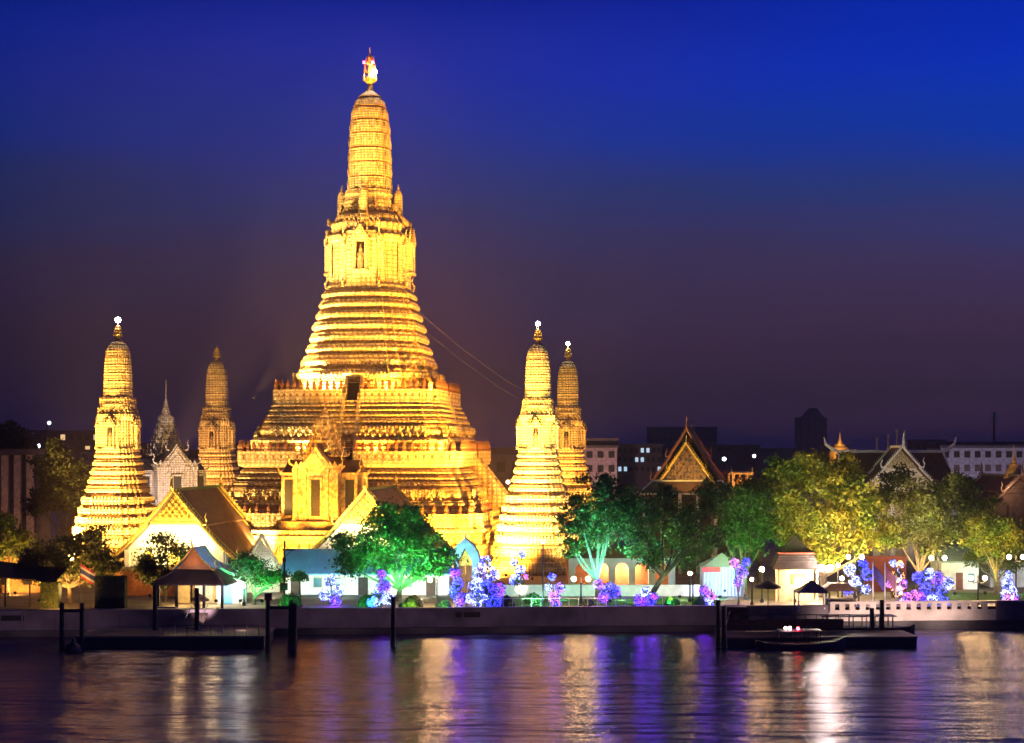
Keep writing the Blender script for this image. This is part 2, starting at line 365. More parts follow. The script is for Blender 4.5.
def finial(par, zb, zt, r, m):
    f = MB(); h = zt-zb
    f.lathe(0, 0, [(r*.5, zb-.1), (r*.35, zb+.06*h), (r*.75, zb+.12*h), (r*.9, zb+.2*h), (r*.4, zb+.28*h), (r*.3, zb+.5*h), (r*.55, zb+.56*h), (r*.3, zb+.64*h), (r*.4, zb+.74*h), (r*.12, zb+.82*h), (r*.04, zt)], 8)
    for k in range(8):
        a = k*PI/4
        for zz, rr in ((.12, 1.0), (.34, .85), (.54, .6)):
            p = [(math.cos(a)*r*.2, math.sin(a)*r*.2, zb+zz*h), (math.cos(a)*r*rr, math.sin(a)*r*rr, zb+(zz+.05)*h), (math.cos(a)*r*rr*.95, math.sin(a)*r*rr*.95, zb+(zz+.22)*h)]
            f.tube(p, [r*.13, r*.12, r*.03], 5)
    return f.build('finial', m, par)
_, zA = conv(4, 86); _, zB = conv(1, 47)
finial(tower, zA, zB, 1.0, GILT)
LW = emi('cool_white_lamp', (1, .90, .8), 260); LR = emi('red_lamp', (1, .02, .1), 45)
def ball(par, loc, r, m, name):
    f = MB(); f.lathe(loc[0], loc[1], [(r*math.sin(PI*i/6)+.001, loc[2]-r*math.cos(PI*i/6)) for i in range(7)], 10); return f.build(name, m, par, True)
ball(tower, (.9, -.9, zA+2.0), .34, LW, 'aviation_lamp')
ball(tower, (-.75, -.75, zA+3.5), .2, LR, 'aviation_lamp'); ball(tower, (.55, -.75, zA+3.5), .2, LR, 'aviation_lamp')
# four little turrets round the collar
ta, tz = conv(29, 216); _, tt = conv(29, 180)
for k in range(4):
    T = MB(); x, y = [(ta,0),(0,-ta),(-ta,0),(0,ta)][k]; h = tt-tz
    q = lambda a, z: [(x+px_, y+py_, pz) for px_, py_, pz in plan(a, z)]
    T.loft([q(.95, tz-1.2), q(.95, tz-.3), q(.8, tz), q(.72, tz+.1*h), q(.62, tz+.14*h), q(.62, tz+.5*h), q(.56, tz+.7*h), q(.3, tz+.82*h), q(.12, tz+.86*h)])
    T.lathe(x, y, [(.1, tz+.84*h), (.2, tz+.9*h), (.05, tz+.94*h), (.02, tt)], 8)
    T.build('corner_turret', STONE2, tower)
def niche(par, k, a, z, w, h, fm, fn=None, u=0):
    """deep niche on face k, with pointed pediment; statue is its child"""
    N = MB(); d = w*.5
    N.box(-w*.62, -w*.38, -d, .3, 0, h); N.box(w*.38, w*.62, -d, .3, 0, h); N.box(-w*.7, w*.7, -d-.1, .3, -.35, 0); N.box(-w*.7, w*.7, -d-.08, .3, h, h+.25)
    for s_, dy in ((1, 0), (.7, -.12)):
        N.prism([(-w*.85*s_, h+.25), (w*.85*s_, h+.25), (w*.5*s_, h+.25+w*.55*s_), (0, h+.25+w*1.35*s_), (-w*.5*s_, h+.25+w*.55*s_)], -d-.05+dy, .2+dy)
    for sgn in (-1, 1):
        for (uu, zz, L_) in ((.78, .0, .9), (.6, .5, .9), (.45, .95, .8)):
            N.tube([(sgn*w*uu*.8, -d*.5, h+.2+zz*w*.8), (sgn*w*uu*1.25, -d*.6, h+.3+zz*w*.8), (sgn*w*uu*1.3, -d*.6, h+.3+zz*w*.8+L_*w*.5)], [.09*w, .08*w, .02*w], 5)
    N2 = MB(); N2.v = [tuple(front_M(k, u, a, z) @ Vector(p)) for p in N.v]; N2.f = N.f
    o = N2.build('niche', fm, par)
    B = MB().merge(MB().box(-w*.38, w*.38, -.02, .1, 0, h), front_M(k, u, a, z)); B.build('niche_shade', DARK, o)  # dark panel painting the shade inside the niche
    S = MB(); s = h*.85
    S.tube([(0,-d*.5,0),(0,-d*.5,.35*s),(0,-d*.5,.55*s),(0,-d*.5,.72*s)], [.17*s,.13*s,.14*s,.09*s], 7)
    S.tube([(-.1*s,-d*.5,.68*s),(-.2*s,-d*.6,.5*s),(-.08*s,-d*.9,.42*s)], .045*s, 5); S.tube([(.1*s,-d*.5,.68*s),(.2*s,-d*.6,.5*s),(.08*s,-d*.9,.42*s)], .045*s, 5)
    S.lathe(0, -d*.5, [(.03*s,.7*s),(.08*s,.76*s),(.08*s,.84*s),(.04*s,.9*s),(.01*s,1.05*s)], 7)
    MB().merge(S, front_M(k, u, a, z)).build('statue', FIG, o)
    return o
an, zn = conv(36, 279)
for k in range(4):
    m = MB(); m.merge(MB().box(-2.2, 2.2, -.5, .6, -.8, 7.0), front_M(k, 0, an, zn)); m.build('projecting_bay', STONE, tower)
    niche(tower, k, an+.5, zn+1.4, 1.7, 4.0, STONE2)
    for s_ in (-1, 1):
        m = MB(); m.merge(MB().box(-.55, .55, -.25, .3, 0, 6.4), front_M(k, s_*2.75, an, zn)); m.build('pilaster', STONE2, tower)
# hooked naga finials on the block corners
def hook(mb, p, out, s):
    p = Vector(p); o_ = Vector(out).normalized()
    mb.tube([p, p+o_*.6*s+Vector((0,0,.1*s)), p+o_*.75*s+Vector((0,0,.7*s)), p+o_*.45*s+Vector((0,0,1.2*s)), p+o_*.7*s+Vector((0,0,1.9*s))], [.2*s,.18*s,.14*s,.1*s,.03*s], 6)
for yy, sc_ in ((244, 1.3), (287, 1.2)):
    a, z = conv(36.5, yy)
    for k in range(4):
        for u in (-.5, .5):
            m = MB(); hk = MB(); hook(hk, (0,0,0), (0,-1,0), sc_); m.merge(hk, front_M(k, u*a, a-.1, z)); m.build('naga_hook', STONE2, tower)
# balustrades with lotus-bud posts
def balus(par, a, z, q, h, sp, mname, gap=1.3, ph=.75):
    t_ = .35; c = q[0][1]*a; n = int((a*.95-gap)/sp); st_ = (a*.95-gap-.4)/n; pk = ph/.75
    post = MB(); post.cbox(0, 0, 0, .30, .5, h+.2); post.cur = 1; post.lathe(0, 0, [(.3, h+.15), (.32, h+.2+.12*pk), (.17, h+.2+.2*pk), (.31, h+.2+.36*pk), (.22, h+.2+.6*pk), (.07, h+.2+.78*pk), (.015, h+.2+1.0*pk)], 7)
    me = None; rest = MB()
    for k in range(4):
        for s_ in (-1, 1):
            m = MB()
            for (u0, u1, aa) in ((gap, c, a), (c, a*.94, a*q[1][0])):
                u0, u1 = sorted((s_*u0, s_*u1))
                sub = MB().box(u0, u1, 0, t_, 0, h); sub.box(u0-.02, u1+.02, -.08, t_+.08, h-.003, h+.16); sub.box(u0-.02, u1+.02, -.08, t_, 0.003, .2)
                m.merge(sub, front_M(k, 0, aa, z))
            m.merge(MB().box(s_*c-.17, s_*c+.17, 0.01, a*(1-q[1][0])+.3, 0, h+.155), front_M(k, 0, a, z))
            m.cur = 1
            for i in range(n+1):
                u = s_*(gap+.25+i*st_); aa = a-.02 if abs(u) <= c else a*q[1][0]-.02
                um = abs(u)+.5*st_
                if i < n: m.merge(MB().box(-.16, .16, -.035, .05, h*.38, h*.72), front_M(k, s_*um, (a-.02 if um <= c else a*q[1][0]-.02), z))  # terracotta blocks stand in for the shaded openings
                if k == 0:
                    if me is None:
                        o = post.build('balustrade_post', [STONE, TERRA], par); me = o.data
                    else: o = bpy.data.objects.new('balustrade_post', me); col.objects.link(o); o.parent = par
                    o.location = (u, -aa+.17, z)
                else: rest.merge(post, front_M(k, u, aa-.17, z))
            m.build(mname, [STONE, TERRA], par)
    tag(rest.build('side_posts', [STONE, TERRA], par), kind='stuff')
balus(tower, aT2, zT2, RED2, 1.35, 1.0, 'upper_balustrade', ph=1.15)
balus(tower, aT1, zT1, RED2, 1.3, 1.15, 'middle_balustrade', ph=1.2)
balus(tower, a0, z0, RED2, 1.2, 1.7, 'lower_balustrade', gap=6.2, ph=1.1)
# rows of supporting figures
figme = {}
def figrow(a, z, h, n, gap=1.6, indiv=True, q=.8, par=None, name='guardian_figure', m=STONE2):
    rest = MB(); fm = figure(h); me = None
    for k in range(4):
        for s_ in (-1, 1):
            for i in range(n):
                u = s_*(gap+(i+.5)*(a*q-gap)/n)
                if k == 0 and indiv:
                    if me is None: o = fm.build(name, m, par); me = o.data
                    else: o = bpy.data.objects.new(name, me); col.objects.link(o); o.parent = par
                    o.location = (u, -a, z)
                else: rest.merge(fm, front_M(k, u, a, z))
    tag(rest.build('figure_frieze', m, par), kind='stuff')
a, z = conv(95.5, 436.5); figrow(a+.25, z, 1.5, 9, par=tower)
a, z = conv(122.5, 500); figrow(a+.25, z, 1.45, 10, par=tower)
figrow(a0+.45, 3.85, 1.45, 11, gap=.3, par=tower)
a, z = conv(69, 380); figrow(a+.3, z, 1.3, 6, indiv=False, q=.5, par=tower, m=FIG)
a, z = conv(38, 222); figrow(a+.1, z, 1.0, 4, gap=0, indiv=False, q=.5, par=tower, m=FIG)
a, z = conv(25.5, 210); figrow(a+.1, z, 1.1, 3, gap=0.6, indiv=False, q=.5, par=tower, m=FIG)
a, z = conv(63, 367); figrow(a+.1, z, 1.0, 7, gap=.5, indiv=False, q=.5, par=tower, m=FIG)
# stairways on the four sides
def stair(k, aTop, zTop, aBot, zBot, w, name='stairway'):
    n = max(6, int((zTop-zBot)/.3)); prof = [(0, zBot)]
    m = MB()
    for i in range(n):
        y0 = aBot+(aTop-aBot)*i/n; zz = zBot+(zTop-zBot)*(i+1)/n
        m.merge(MB().box(-w/2, w/2, -(y0-aTop), 1.2, zz-(zTop-zBot)/n, zz), front_M(k, 0, aTop, 0))
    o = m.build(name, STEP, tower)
    for s_ in (-1, 1):
        p = MB(); x0 = s_*(w/2+.25)
        d = aBot-aTop
        poly = [(-d-.3, zBot), (-d-.3, zBot+1.0), (.0, zTop+1.0), (.9, zTop+1.0), (.9, zBot)]
        vs = [(x0-.24, y, zz) for y, zz in poly]+[(x0+.24, y, zz) for y, zz in poly]; nn_ = 5
        p.merge(MB().add(vs, [tuple(range(nn_-1, -1, -1)), tuple(range(nn_, 2*nn_))]+[(j, (j+1) % nn_, (j+1) % nn_+nn_, j+nn_) for j in range(nn_)]), front_M(k, 0, aTop, 0))
        p.build('stair_parapet', STONE, o)
for k in range(4):
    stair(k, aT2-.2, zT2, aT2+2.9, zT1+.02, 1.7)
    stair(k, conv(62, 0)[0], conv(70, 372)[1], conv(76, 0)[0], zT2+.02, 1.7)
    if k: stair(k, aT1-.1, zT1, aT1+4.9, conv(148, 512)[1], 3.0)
# end piers of the middle terrace
for s_ in (-1, 1):
    m = MB(); x = s_*(aT1*.93-1.4); m.box(x-.55, x+.55, -aT1*.93+1.6, -aT1*.93+2.7, zT1, zT1+3.1); m.lathe(x, -aT1*.93+2.15, [(.5, zT1+3.1), (.3, zT1+3.5), (.4, zT1+3.8), (.05, zT1+4.4)], 8)
    m.build('corner_pier', STONE, tower)

# ------------------------------------------------------------------ four satellite towers
def sconv(hw, y, D=206):
    return hw*D/F, H+(HY-y)*D/F-GZ
def small_prang():
    t = thing('corner_prang', '', 'temple tower', (0, 0, 0), -TH, 'four corner prangs round the great tower')
    m = MB()
    lv = [(20.5, 452, 459), (22, 459, 467), (24, 467, 476), (26, 476, 485), (28.4, 485, 494), (31.4, 494, 504.5), (34.2, 504.5, 514), (36.6, 514, 523.5), (39, 523.5, 534), (41, 534, 546), (43, 546, 560), (45, 560, 575.6)]
    rings = []
    for hw, yt, yb in lv[::-1]:
        a, zt = sconv(hw, yt); _, zb = sconv(hw, yb); h = zt-zb; d = .30
        rings += [plan(a-d*k1, zb+k2*h) for k2, k1 in TPROF]
    m.loft(rings, gm=TGM)
    for hw, yt, yb in lv[5:]:     # rows of little brackets on the lower tiers
        a, zt = sconv(hw, yt); _, zb = sconv(hw, yb); h = zt-zb; n = int(a*2*.5/.42)
        for k in range(4):
            for i in range(n):
                for (uu, aa) in ((-.5*a+(i+.5)*a/n, a),):
                    m.merge(MB().box(-.09, .09, -.14, .1, .1*h, .75*h), front_M(k, uu, aa, zb))
            for s_ in (-1, 1):
                for i in range(3):
                    m.merge(MB().box(-.09, .09, -.14, .1, .1*h, .75*h), front_M(k, s_*(.53+.045*i)*a, a*.91, zb))
                    m.merge(MB().box(-.09, .09, -.14, .1, .1*h, .75*h), front_M(k, s_*(.69+.045*i)*a, a*.80, zb))
    m.build('tiered_base', [STONE2, CREVICE], t)
    m = MB(); m.loft([plan(*sconv(*p)) for p in [(19.5, 453), (19, 449), (17, 447), (16.3, 430), (16.5, 420), (18, 418), (18.3, 414.5), (15.8, 413), (15.3, 409), (16, 407.5), (16, 404), (14.6, 403), (14.6, 399), (13.6, 397)]])
    for yy, hw in ((413, 16.2), (403, 14.8)):
        a, z = sconv(hw, yy)
        for k in range(4):
            for i in range(6): m.merge(figure(.75), front_M(k, (i-2.5)*a*.3, a*(.99 if 0 < i < 5 else .93), z-.05))
    m.build('niche_block', STONE2, t)
    m = MB(); bY = [397, 389, 381, 373, 365, 357.5, 350.5, 344.5, 340.5]; hw = [13.2, 13.1, 12.9, 12.6, 12.2, 11.6, 10.3, 7.8, 3.5]; pr = []
    for i in range(8):
        pr += [(hw[i]-.9, bY[i]), (hw[i], bY[i]-.6), (hw[i]*.35+hw[i+1]*.65, bY[i+1]+1.4), (hw[i+1]+.4, bY[i+1]+1.0), (hw[i+1]+.3, bY[i+1]+.6), (hw[i+1]-.8, bY[i+1]+.2)]
    pr += [(2, 338.5), (1, 338)]
    m.loft([plan(*sconv(*p), CQ) for p in pr], gm=[1, 0, 0, 0, 1, 1]); m.build('spire_body', [STONE2, CREVICE], t)
    finial(t, sconv(1, 338.5)[1], sconv(1, 322)[1], .62, GILT)
    a, z = sconv(16.5, 448)
    for k in range(4):
        MB().merge(MB().box(-1.0, 1.0, -.22, .3, -.2, 3.9), front_M(k, 0, a, z)).build('projecting_bay', STONE2, t)
        niche(t, k, a+.22, z+.2, .95, 2.5, STONE2)
    for k in range(4):
        for u in (-.5, .5):
            for zz in (z+3.1, z-.2):
                mm = MB(); hk = MB(); hook(hk, (0,0,0), (0,-1,0), .5); mm.merge(hk, front_M(k, u*a, a, zz)); mm.build('naga_hook', STONE2, t)
    return t
pr0 = small_prang()
spots = [(118, 206, 'golden corner prang at the left with a bright lamp on its tip', 1), (538, 212, 'brightest golden corner prang right of the great tower, in front of another prang', 1),
         (217, 252, 'dimmer orange brown prang without a lamp, behind the brown roofed hall', 0), (568, 252, 'orange prang half hidden behind the bright right-hand prang', 1)]
for i, (px, Y, lab, lamp) in enumerate(spots):
    o = pr0 if i == 0 else copy_tree(pr0)
    o.location = (X(px, Y), Y, GZ); o['label'] = lab
    tz_ = sconv(1, 320)[1]
PR = [o for o in bpy.data.objects if o.name.startswith('corner_prang')]
for i, o in enumerate(PR):
    if spots[i][3]: ball(o, (0, 0, sconv(1, 320)[1]), .36 if i == 0 else .3, LW, 'tip_lamp')

# ------------------------------------------------------------------ mondop in front of the tower
def stacked_spire(mb, x, y, z, w, n, step, mast, q=RED):
    a = w; zz = z; rings = []
    for i in range(n):
        rings += [[(x+p[0], y+p[1], p[2]) for p in plan(a, zz, q)], [(x+p[0], y+p[1], p[2]) for p in plan(a*1.02, zz+step*.25, q)], [(x+p[0], y+p[1], p[2]) for p in plan(a*.86, zz+step*.5, q)], [(x+p[0], y+p[1], p[2]) for p in plan(a*.8, zz+step, q)]]
        for k in range(4):
            for u in (-.6, 0, .6):
                c_ = [(a,0),(0,a),(-a,0),(0,-a)][k]; px_, py_ = (c_[0], u*a) if c_[0] else (u*a, c_[1])
                mb.tube([(x+px_*.98, y+py_*.98, zz+step*.2), (x+px_*1.0, y+py_*1.0, zz+step*1.1)], [.13*step+.05, .01], 4)
        a *= .8; zz += step
    mb.loft(rings)
    mb.lathe(x, y, [(a, zz), (a*.75, zz+mast*.12), (a*.8, zz+mast*.15), (a*.4, zz+mast*.3), (a*.42, zz+mast*.33), (.09, zz+mast*.5), (.03, zz+mast)], 8)
def gable_poly(w, h): return [(-w, 0), (w, 0), (w*.82, h*.12), (w*.35, h*.55), (0, h), (-w*.35, h*.55), (-w*.82, h*.12)]
def mondop(name, label, loc, s, wm_, roofm, rz, winm, spire_n=5, mast=3.0):
    t = thing(name, label, 'mondop', loc, rz)
    hb = 9.0*s      # wall height
    m = MB()
    for (w, z0_, z1_) in ((6.2, -1.2, -.6), (5.9, -.6, -.1)): m.loft([plan(w*s, z0_*s), plan(w*s, z1_*s)])
    m.build('plinth', wm_, t)
    m = MB(); m.box(-2.9*s, 2.9*s, -4.9*s, 4.9*s, -.1*s, 6.9*s); m.box(-5.2*s, 5.2*s, -2.9*s, 2.9*s, -.1*s, 6.0*s)
    m.box(-3.05*s, 3.05*s, -5.05*s, 5.05*s, 6.9*s, 7.25*s); m.box(-5.4*s, -3.06*s, -3.1*s, 3.1*s, 6.0*s, 6.3*s); m.box(3.06*s, 5.4*s, -3.1*s, 3.1*s, 6.0*s, 6.3*s)
    m.build('wall', wm_, t)
    for x_ in (-2.75, -1.5, 1.5, 2.75):
        MB().box((x_-.28)*s, (x_+.28)*s, -5.12*s, -4.88*s, .5*s, 6.2*s).box((x_-.36)*s, (x_+.36)*s, -5.2*s, -4.87*s, 0, .497*s).box((x_-.36)*s, (x_+.36)*s, -5.2*s, -4.87*s, 6.203*s, 6.88*s).build('pilaster', wm_, t)
    for x_ in (-5.0, -3.3, 3.3, 5.0):
        MB().box((x_-.18)*s, (x_+.18)*s, -3.07*s, -2.88*s, 0, 5.95*s).build('pilaster', wm_, t)
    for (wx, wy, ww) in ((0, -4.92, .62), (-4.15, -2.92, .62), (4.15, -2.92, .62)):
        f = MB().box((wx-ww-.25)*s, (wx-ww)*s, (wy-.16)*s, (wy+.1)*s, .6*s, 5.4*s); f.box((wx+ww)*s, (wx+ww+.25)*s, (wy-.16)*s, (wy+.1)*s, .6*s, 5.4*s); f.box((wx-ww-.3)*s, (wx+ww+.3)*s, (wy-.2)*s, (wy+.1)*s, 5.4*s, 5.7*s); f.box((wx-ww-.3)*s, (wx+ww+.3)*s, (wy-.2)*s, (wy+.1)*s, .35*s, .6*s)
        fo = f.build('window', wm_, t)
        MB().box((wx-ww)*s, (wx+ww)*s, (wy-.03)*s, (wy+.05)*s, .6*s, 5.4*s).build('lattice_pane', winm, fo)
    # crossing roofs
    rf = MB(); rf.prism([(p[0], p[1]+7.25*s) for p in gable_poly(2.6*s, 3.0*s)], -4.7*s, 4.7*s)
    tmp = MB().prism([(p[0], p[1]+6.3*s) for p in gable_poly(2.9*s, 1.7*s)], -5.1*s, 5.1*s); rf.merge(tmp, Matrix.Rotation(PI/2, 4, 'Z'))
    rf.build('crossing_roof', roofm, t)
    for i_ in range(9): MB().add([((-2.6+i_*.65-.3)*s, -5.06*s, 7.25*s), ((-2.6+i_*.65+.3)*s, -5.06*s, 7.25*s), ((-2.6+i_*.65)*s, -5.06*s, 7.85*s), ((-2.6+i_*.65)*s, -5.0*s, 7.3*s)], [(0, 1, 2), (1, 3, 2), (3, 0, 2), (0, 3, 1)]).build('antefix', wm_, t)
    pd = MB().prism([(p[0]*.8, p[1]*.85+7.3*s) for p in gable_poly(2.6*s, 3.0*s)], -4.95*s, -4.71*s); pd.prism([(p[0]*.5, p[1]*.55+7.3*s) for p in gable_poly(2.6*s, 3.0*s)], -5.1*s, -4.96*s); pd.build('pediment', wm_, t)
    for s_ in (-1, 1):
        for (px_, pz) in ((3.1, 7.3), (1.2, 9.2)):
            h_ = MB(); hook(h_, (s_*px_*s, -4.85*s, pz*s), (s_, 0, .3), .75*s); h_.build('roof_hook', wm_, t)
        for y_ in (-3.0, 3.0):
            h_ = MB(); hook(h_, (s_*5.1*s, y_*s, 6.4*s), (s_, 0, .3), .75*s); h_.build('roof_hook', wm_, t)
    sp = MB(); stacked_spire(sp, 0, 0, 8.4*s, 2.9*s, spire_n, 1.0*s, mast); sp.build('spire', wm_, t)
    return t
LATT = mat('window_lattice', (.035, .028, .025), .6, 0, .6, 8, .5)
Ym = 203.0
mondop('mondop_pavilion', 'golden spired mondop pavilion in front of the great tower stair', (X(325, Ym), Ym, Z(519, Ym)), .97, mat('gold_plaster', (.70, .50, .22), .6, 0, .45, 2.2, .6, 6, c2=(.34, .2, .07)), ROOFB, -TH, LATT, 5, 3.2)
# its high podium
pod = thing('mondop_podium', 'broad golden podium with mouldings below the mondop pavilion', 'podium', (X(325, Ym), Ym, GZ), -TH)
m = MB(); zt = Z(519, Ym)-GZ-1.1
m.loft([plan(8.6, 0, RED2), plan(8.6, .8, RED2), plan(8.1, 1.2, RED2), plan(8.0, zt-1.6, RED2), plan(8.5, zt-1.2, RED2), plan(8.5, zt-.7, RED2), plan(8.1, zt-.5, RED2), plan(8.1, zt, RED2)]); m.build('podium_body', STONE, pod)
fm = figure(1.3)
me = None
for i in range(11):
    if me is None: o = fm.build('guardian_figure', FIG, pod); me = o.data
    else: o = bpy.data.objects.new('guardian_figure', me); col.objects.link(o); o.parent = pod
    o.location = (-6.5+i*1.3, -8.2, zt-3.0)
# grey mondop on the left
mondop('grey_mondop', 'pale grey mondop with a slender needle spire behind the left hall', (X(166, 232), 232, Z(512, 232)), 1.0, GREYSTONE, GREYSTONE, R(32), DARK, 6, 5.4)

# ------------------------------------------------------------------ thai halls
def thai_hall(name, label, cat, loc, rz, Lh, W, ze, za, roofm, trimm=GILT, pedm=GILT, wallm=WHITE, nt_=2, hooks=True, chofa=1.0, border=GREENT, inset=.8, group=None, ww=.82, pedfrac=.42, backchofa=True):
    t = thing(name, label, cat, loc, rz, group); Hh = za-ze
    def prof(x):     # roof height at fraction x of the half width: concave
        return za-Hh*(1.18*x-.18*x*x) if x < .5 else za-Hh*(1.18*x-.18*x*x)
    m = MB(); th = .22
    segs = [(0, .48), (.44, 1.0)] if nt_ == 2 else [(0, .36), (.32, .68), (.64, 1.0)]
    for si, (f0, f1) in enumerate(segs):
        n = 4; dz = -.28*si
        up = [(W*(f0+(f1-f0)*i/n), prof(f0+(f1-f0)*i/n)+dz) for i in range(n+1)]
        poly = up+[(x, z-th) for x, z in reversed(up)]
        y0_, y1_ = -(.0 if si == 0 else .3), Lh+(.0 if si == 0 else .3)
        m.prism(poly[::-1], y0_, y1_); m.prism([(-x, z) for x, z in poly], y0_, y1_)
    m.build('roof', roofm, t)
    # gable bargeboards in gold over a dark border
    for yy, nm in ((-.35, 0), (Lh+.08, 1)):
        b_ = MB()
        for si, (f0, f1) in enumerate(segs):
            dz = -.28*si
            for s_ in (-1, 1):
                pts = [(s_*W*(f0+(f1-f0)*i/5), yy, prof(f0+(f1-f0)*i/5)+dz+.1) for i in range(6)]
                b_.tube(pts, .17*max(.6, W/6), 5)
                for i in range(1, 11):
                    f = f0+(f1-f0)*i/11; b_.tube([(s_*W*f, yy, prof(f)+dz+.2), (s_*(W*f+.1), yy, prof(f)+dz+.55)], [.1, .02], 4)
        b_.build('bargeboard', trimm, t)
    if border:
        for si, (f0, f1) in enumerate(segs):
            dz = -.28*si
            for s_ in (-1, 1):
                up = [(s_*W*(f0+(f1-f0)*i/4), prof(f0+(f1-f0)*i/4)+dz+.03) for i in range(5)]
                for (ya, yb) in ((-.15, 1.2), (Lh-1.2, Lh+.05)):
                    b_ = MB()
                    vs = [(x, ya, z) for x, z in up]+[(x, yb, z) for x, z in up]+[(x, ya, z+.05) for x, z in up]+[(x, yb, z+.05) for x, z in up]
                    fs = []
                    for i in range(4): fs += [(10+i, 11+i, 16+i, 15+i) if s_ > 0 else (15+i, 16+i, 11+i, 10+i), (i, 10+i, 11+i, i+1) , (5+i, 6+i, 16+i, 15+i)]
                    b_.add(vs, fs); b_.build('roof_border', border, t)
                    if border is GREENT:
                        g_ = MB(); yl = yb if ya < 1 else ya; g_.tube([(x, yl, z+.1) for x, z in up], .09, 4); g_.build('gold_edging', trimm, t)
    rd = MB(); rd.box(-.18, .18, -.3, Lh+.3, za-.1, za+.22); rd.build('ridge', trimm if border is None else border, t)
    if hooks:
        for yy, sgn in ((-.35, -1),)+(((Lh+.1, 1),) if backchofa else ()):
            c_ = MB(); s = chofa; c_.tube([(0, yy, za), (0, yy+sgn*.5*s, za+.5*s), (0, yy+sgn*.3*s, za+1.3*s), (0, yy+sgn*.7*s, za+2.1*s)], [.22*s, .2*s, .12*s, .03*s], 6); c_.build('chofa', trimm, t)
            for si, (f0, f1) in enumerate(segs):
                for s_ in (-1, 1):
                    c_ = MB(); hook(c_, (s_*W*f1, yy, prof(f1)-.28*si), (s_, 0, 0), .75*s); c_.build('naga_hook', trimm, t)
    # pediment: gilded triangle, plaster band below
    zp = prof(pedfrac)
    p_ = MB(); p_.prism([(-W*pedfrac*.96, zp-.15), (W*pedfrac*.96, zp-.15), (0, za-.35)], inset-.1, inset+.2)
    for k in range(7):
        for j in range(7-k):
            xx = (-W*pedfrac*.75)+(j+k*.5)*W*pedfrac*1.5/6; zz = zp+.05+k*(za-zp-.6)/7.2
            p_.lathe(xx, inset-.12, [(.02, zz), (.22*W/6, zz+.12*W/6), (.2*W/6, zz+.3*W/6), (.02, zz+.5*W/6)], 5)
    po = p_.build('pediment', pedm, t)
    b2 = MB(); b2.box(-W*pedfrac, W*pedfrac, inset-.2, inset+.15, zp-.5, zp-.16); b2.build('tie_beam', pedm, po)
    m = MB(); zw = prof(ww)-.5
    m.add([(-W*ww, inset, 0), (W*ww, inset, 0), (W*ww, inset, zw), (W*.4, inset, prof(.4)-.4), (0, inset, za-.4), (-W*.4, inset, prof(.4)-.4), (-W*ww, inset, zw),
           (-W*ww, Lh-inset, 0), (W*ww, Lh-inset, 0), (W*ww, Lh-inset, zw), (W*.4, Lh-inset, prof(.4)-.4), (0, Lh-inset, za-.4), (-W*.4, Lh-inset, prof(.4)-.4), (-W*ww, Lh-inset, zw)],
          [(0,1,2,3,4,5,6), (13,12,11,10,9,8,7), (1,8,9,2), (7,0,6,13)])
    m.build('wall', wallm, t)
    if zw > 3:
        for s_ in (-1, 1):
            c_ = MB(); c_.box(s_*W*ww*.55-.55, s_*W*ww*.55+.55, inset-.12, inset+.02, .9, zw*.75); c_.prism([(s_*W*ww*.55-.75, zw*.75), (s_*W*ww*.55+.75, zw*.75), (s_*W*ww*.55, zw*.75+1.3)], inset-.12, inset+.02); c_.build('window', pedm, t)
        c_ = MB(); c_.box(-.8, .8, inset-.14, inset+.02, 0, zw*.8); c_.prism([(-1.1, zw*.8), (1.1, zw*.8), (0, zw*.8+1.7)], inset-.14, inset+.02); c_.build('door', pedm, t)
        for xx in (-.95, -.33, .33, .95):
            c_ = MB(); c_.box(W*ww*xx-.3, W*ww*xx+.3, -.1, .5, 0, max(zw, 2)-.0); c_.build('column', wallm, t)
    return t
zh = lambda y, Y: Z(y, Y)-GZ
hl = thai_hall('ordination_hall', 'hall with brightly lit gold gable and long brown roof, left of the mondop', 'temple hall', (X(174, 183), 183, GZ), -TH, 17, 7.4, zh(556, 183), zh(490, 183), ROOFB, group='two gabled halls before the great tower')
hr = copy_tree(hl); hr.location = (X(366, 184), 184, GZ); hr['label'] = 'hall with gold gable partly behind the large green tree'
BROWNW0 = mat('brown_hall_wall', (.12, .05, .035), .8)
REDT = mat('red_trim', (.2, .07, .04), .5)
rhall = thai_hall('red_roofed_hall', 'steep dark red roofed hall with a gold outlined gable, behind the right trees', 'temple hall', (X(687, 212), 212, GZ), R(-9), 17, 6.6, zh(497, 212), zh(430, 212), ROOFR, nt_=3, trimm=REDT, pedm=ROOFR, border=ROOFR, pedfrac=.62, chofa=.9, wallm=BROWNW0)
inner = thai_hall('inner_gable', 'x', 'x', (0, 0, 0), 0, 1.6, 5.0, zh(491, 212), zh(444, 212), ROOFR, nt_=2, pedm=mat('carved_pediment', (.20, .10, .05), .5, .2, .8, 3.5, .8, 8, c2=(.015, .015, .05)), border=None, pedfrac=.7, chofa=.6, wallm=BROWNW0, backchofa=False)
for ch in [o for o in bpy.data.objects if o.parent == inner]:
    if ch.name.startswith(('wall', 'column', 'door', 'window')): bpy.data.objects.remove(ch); continue
    ch.parent = rhall; ch.location.y = -1.7
bpy.data.objects.remove(inner)
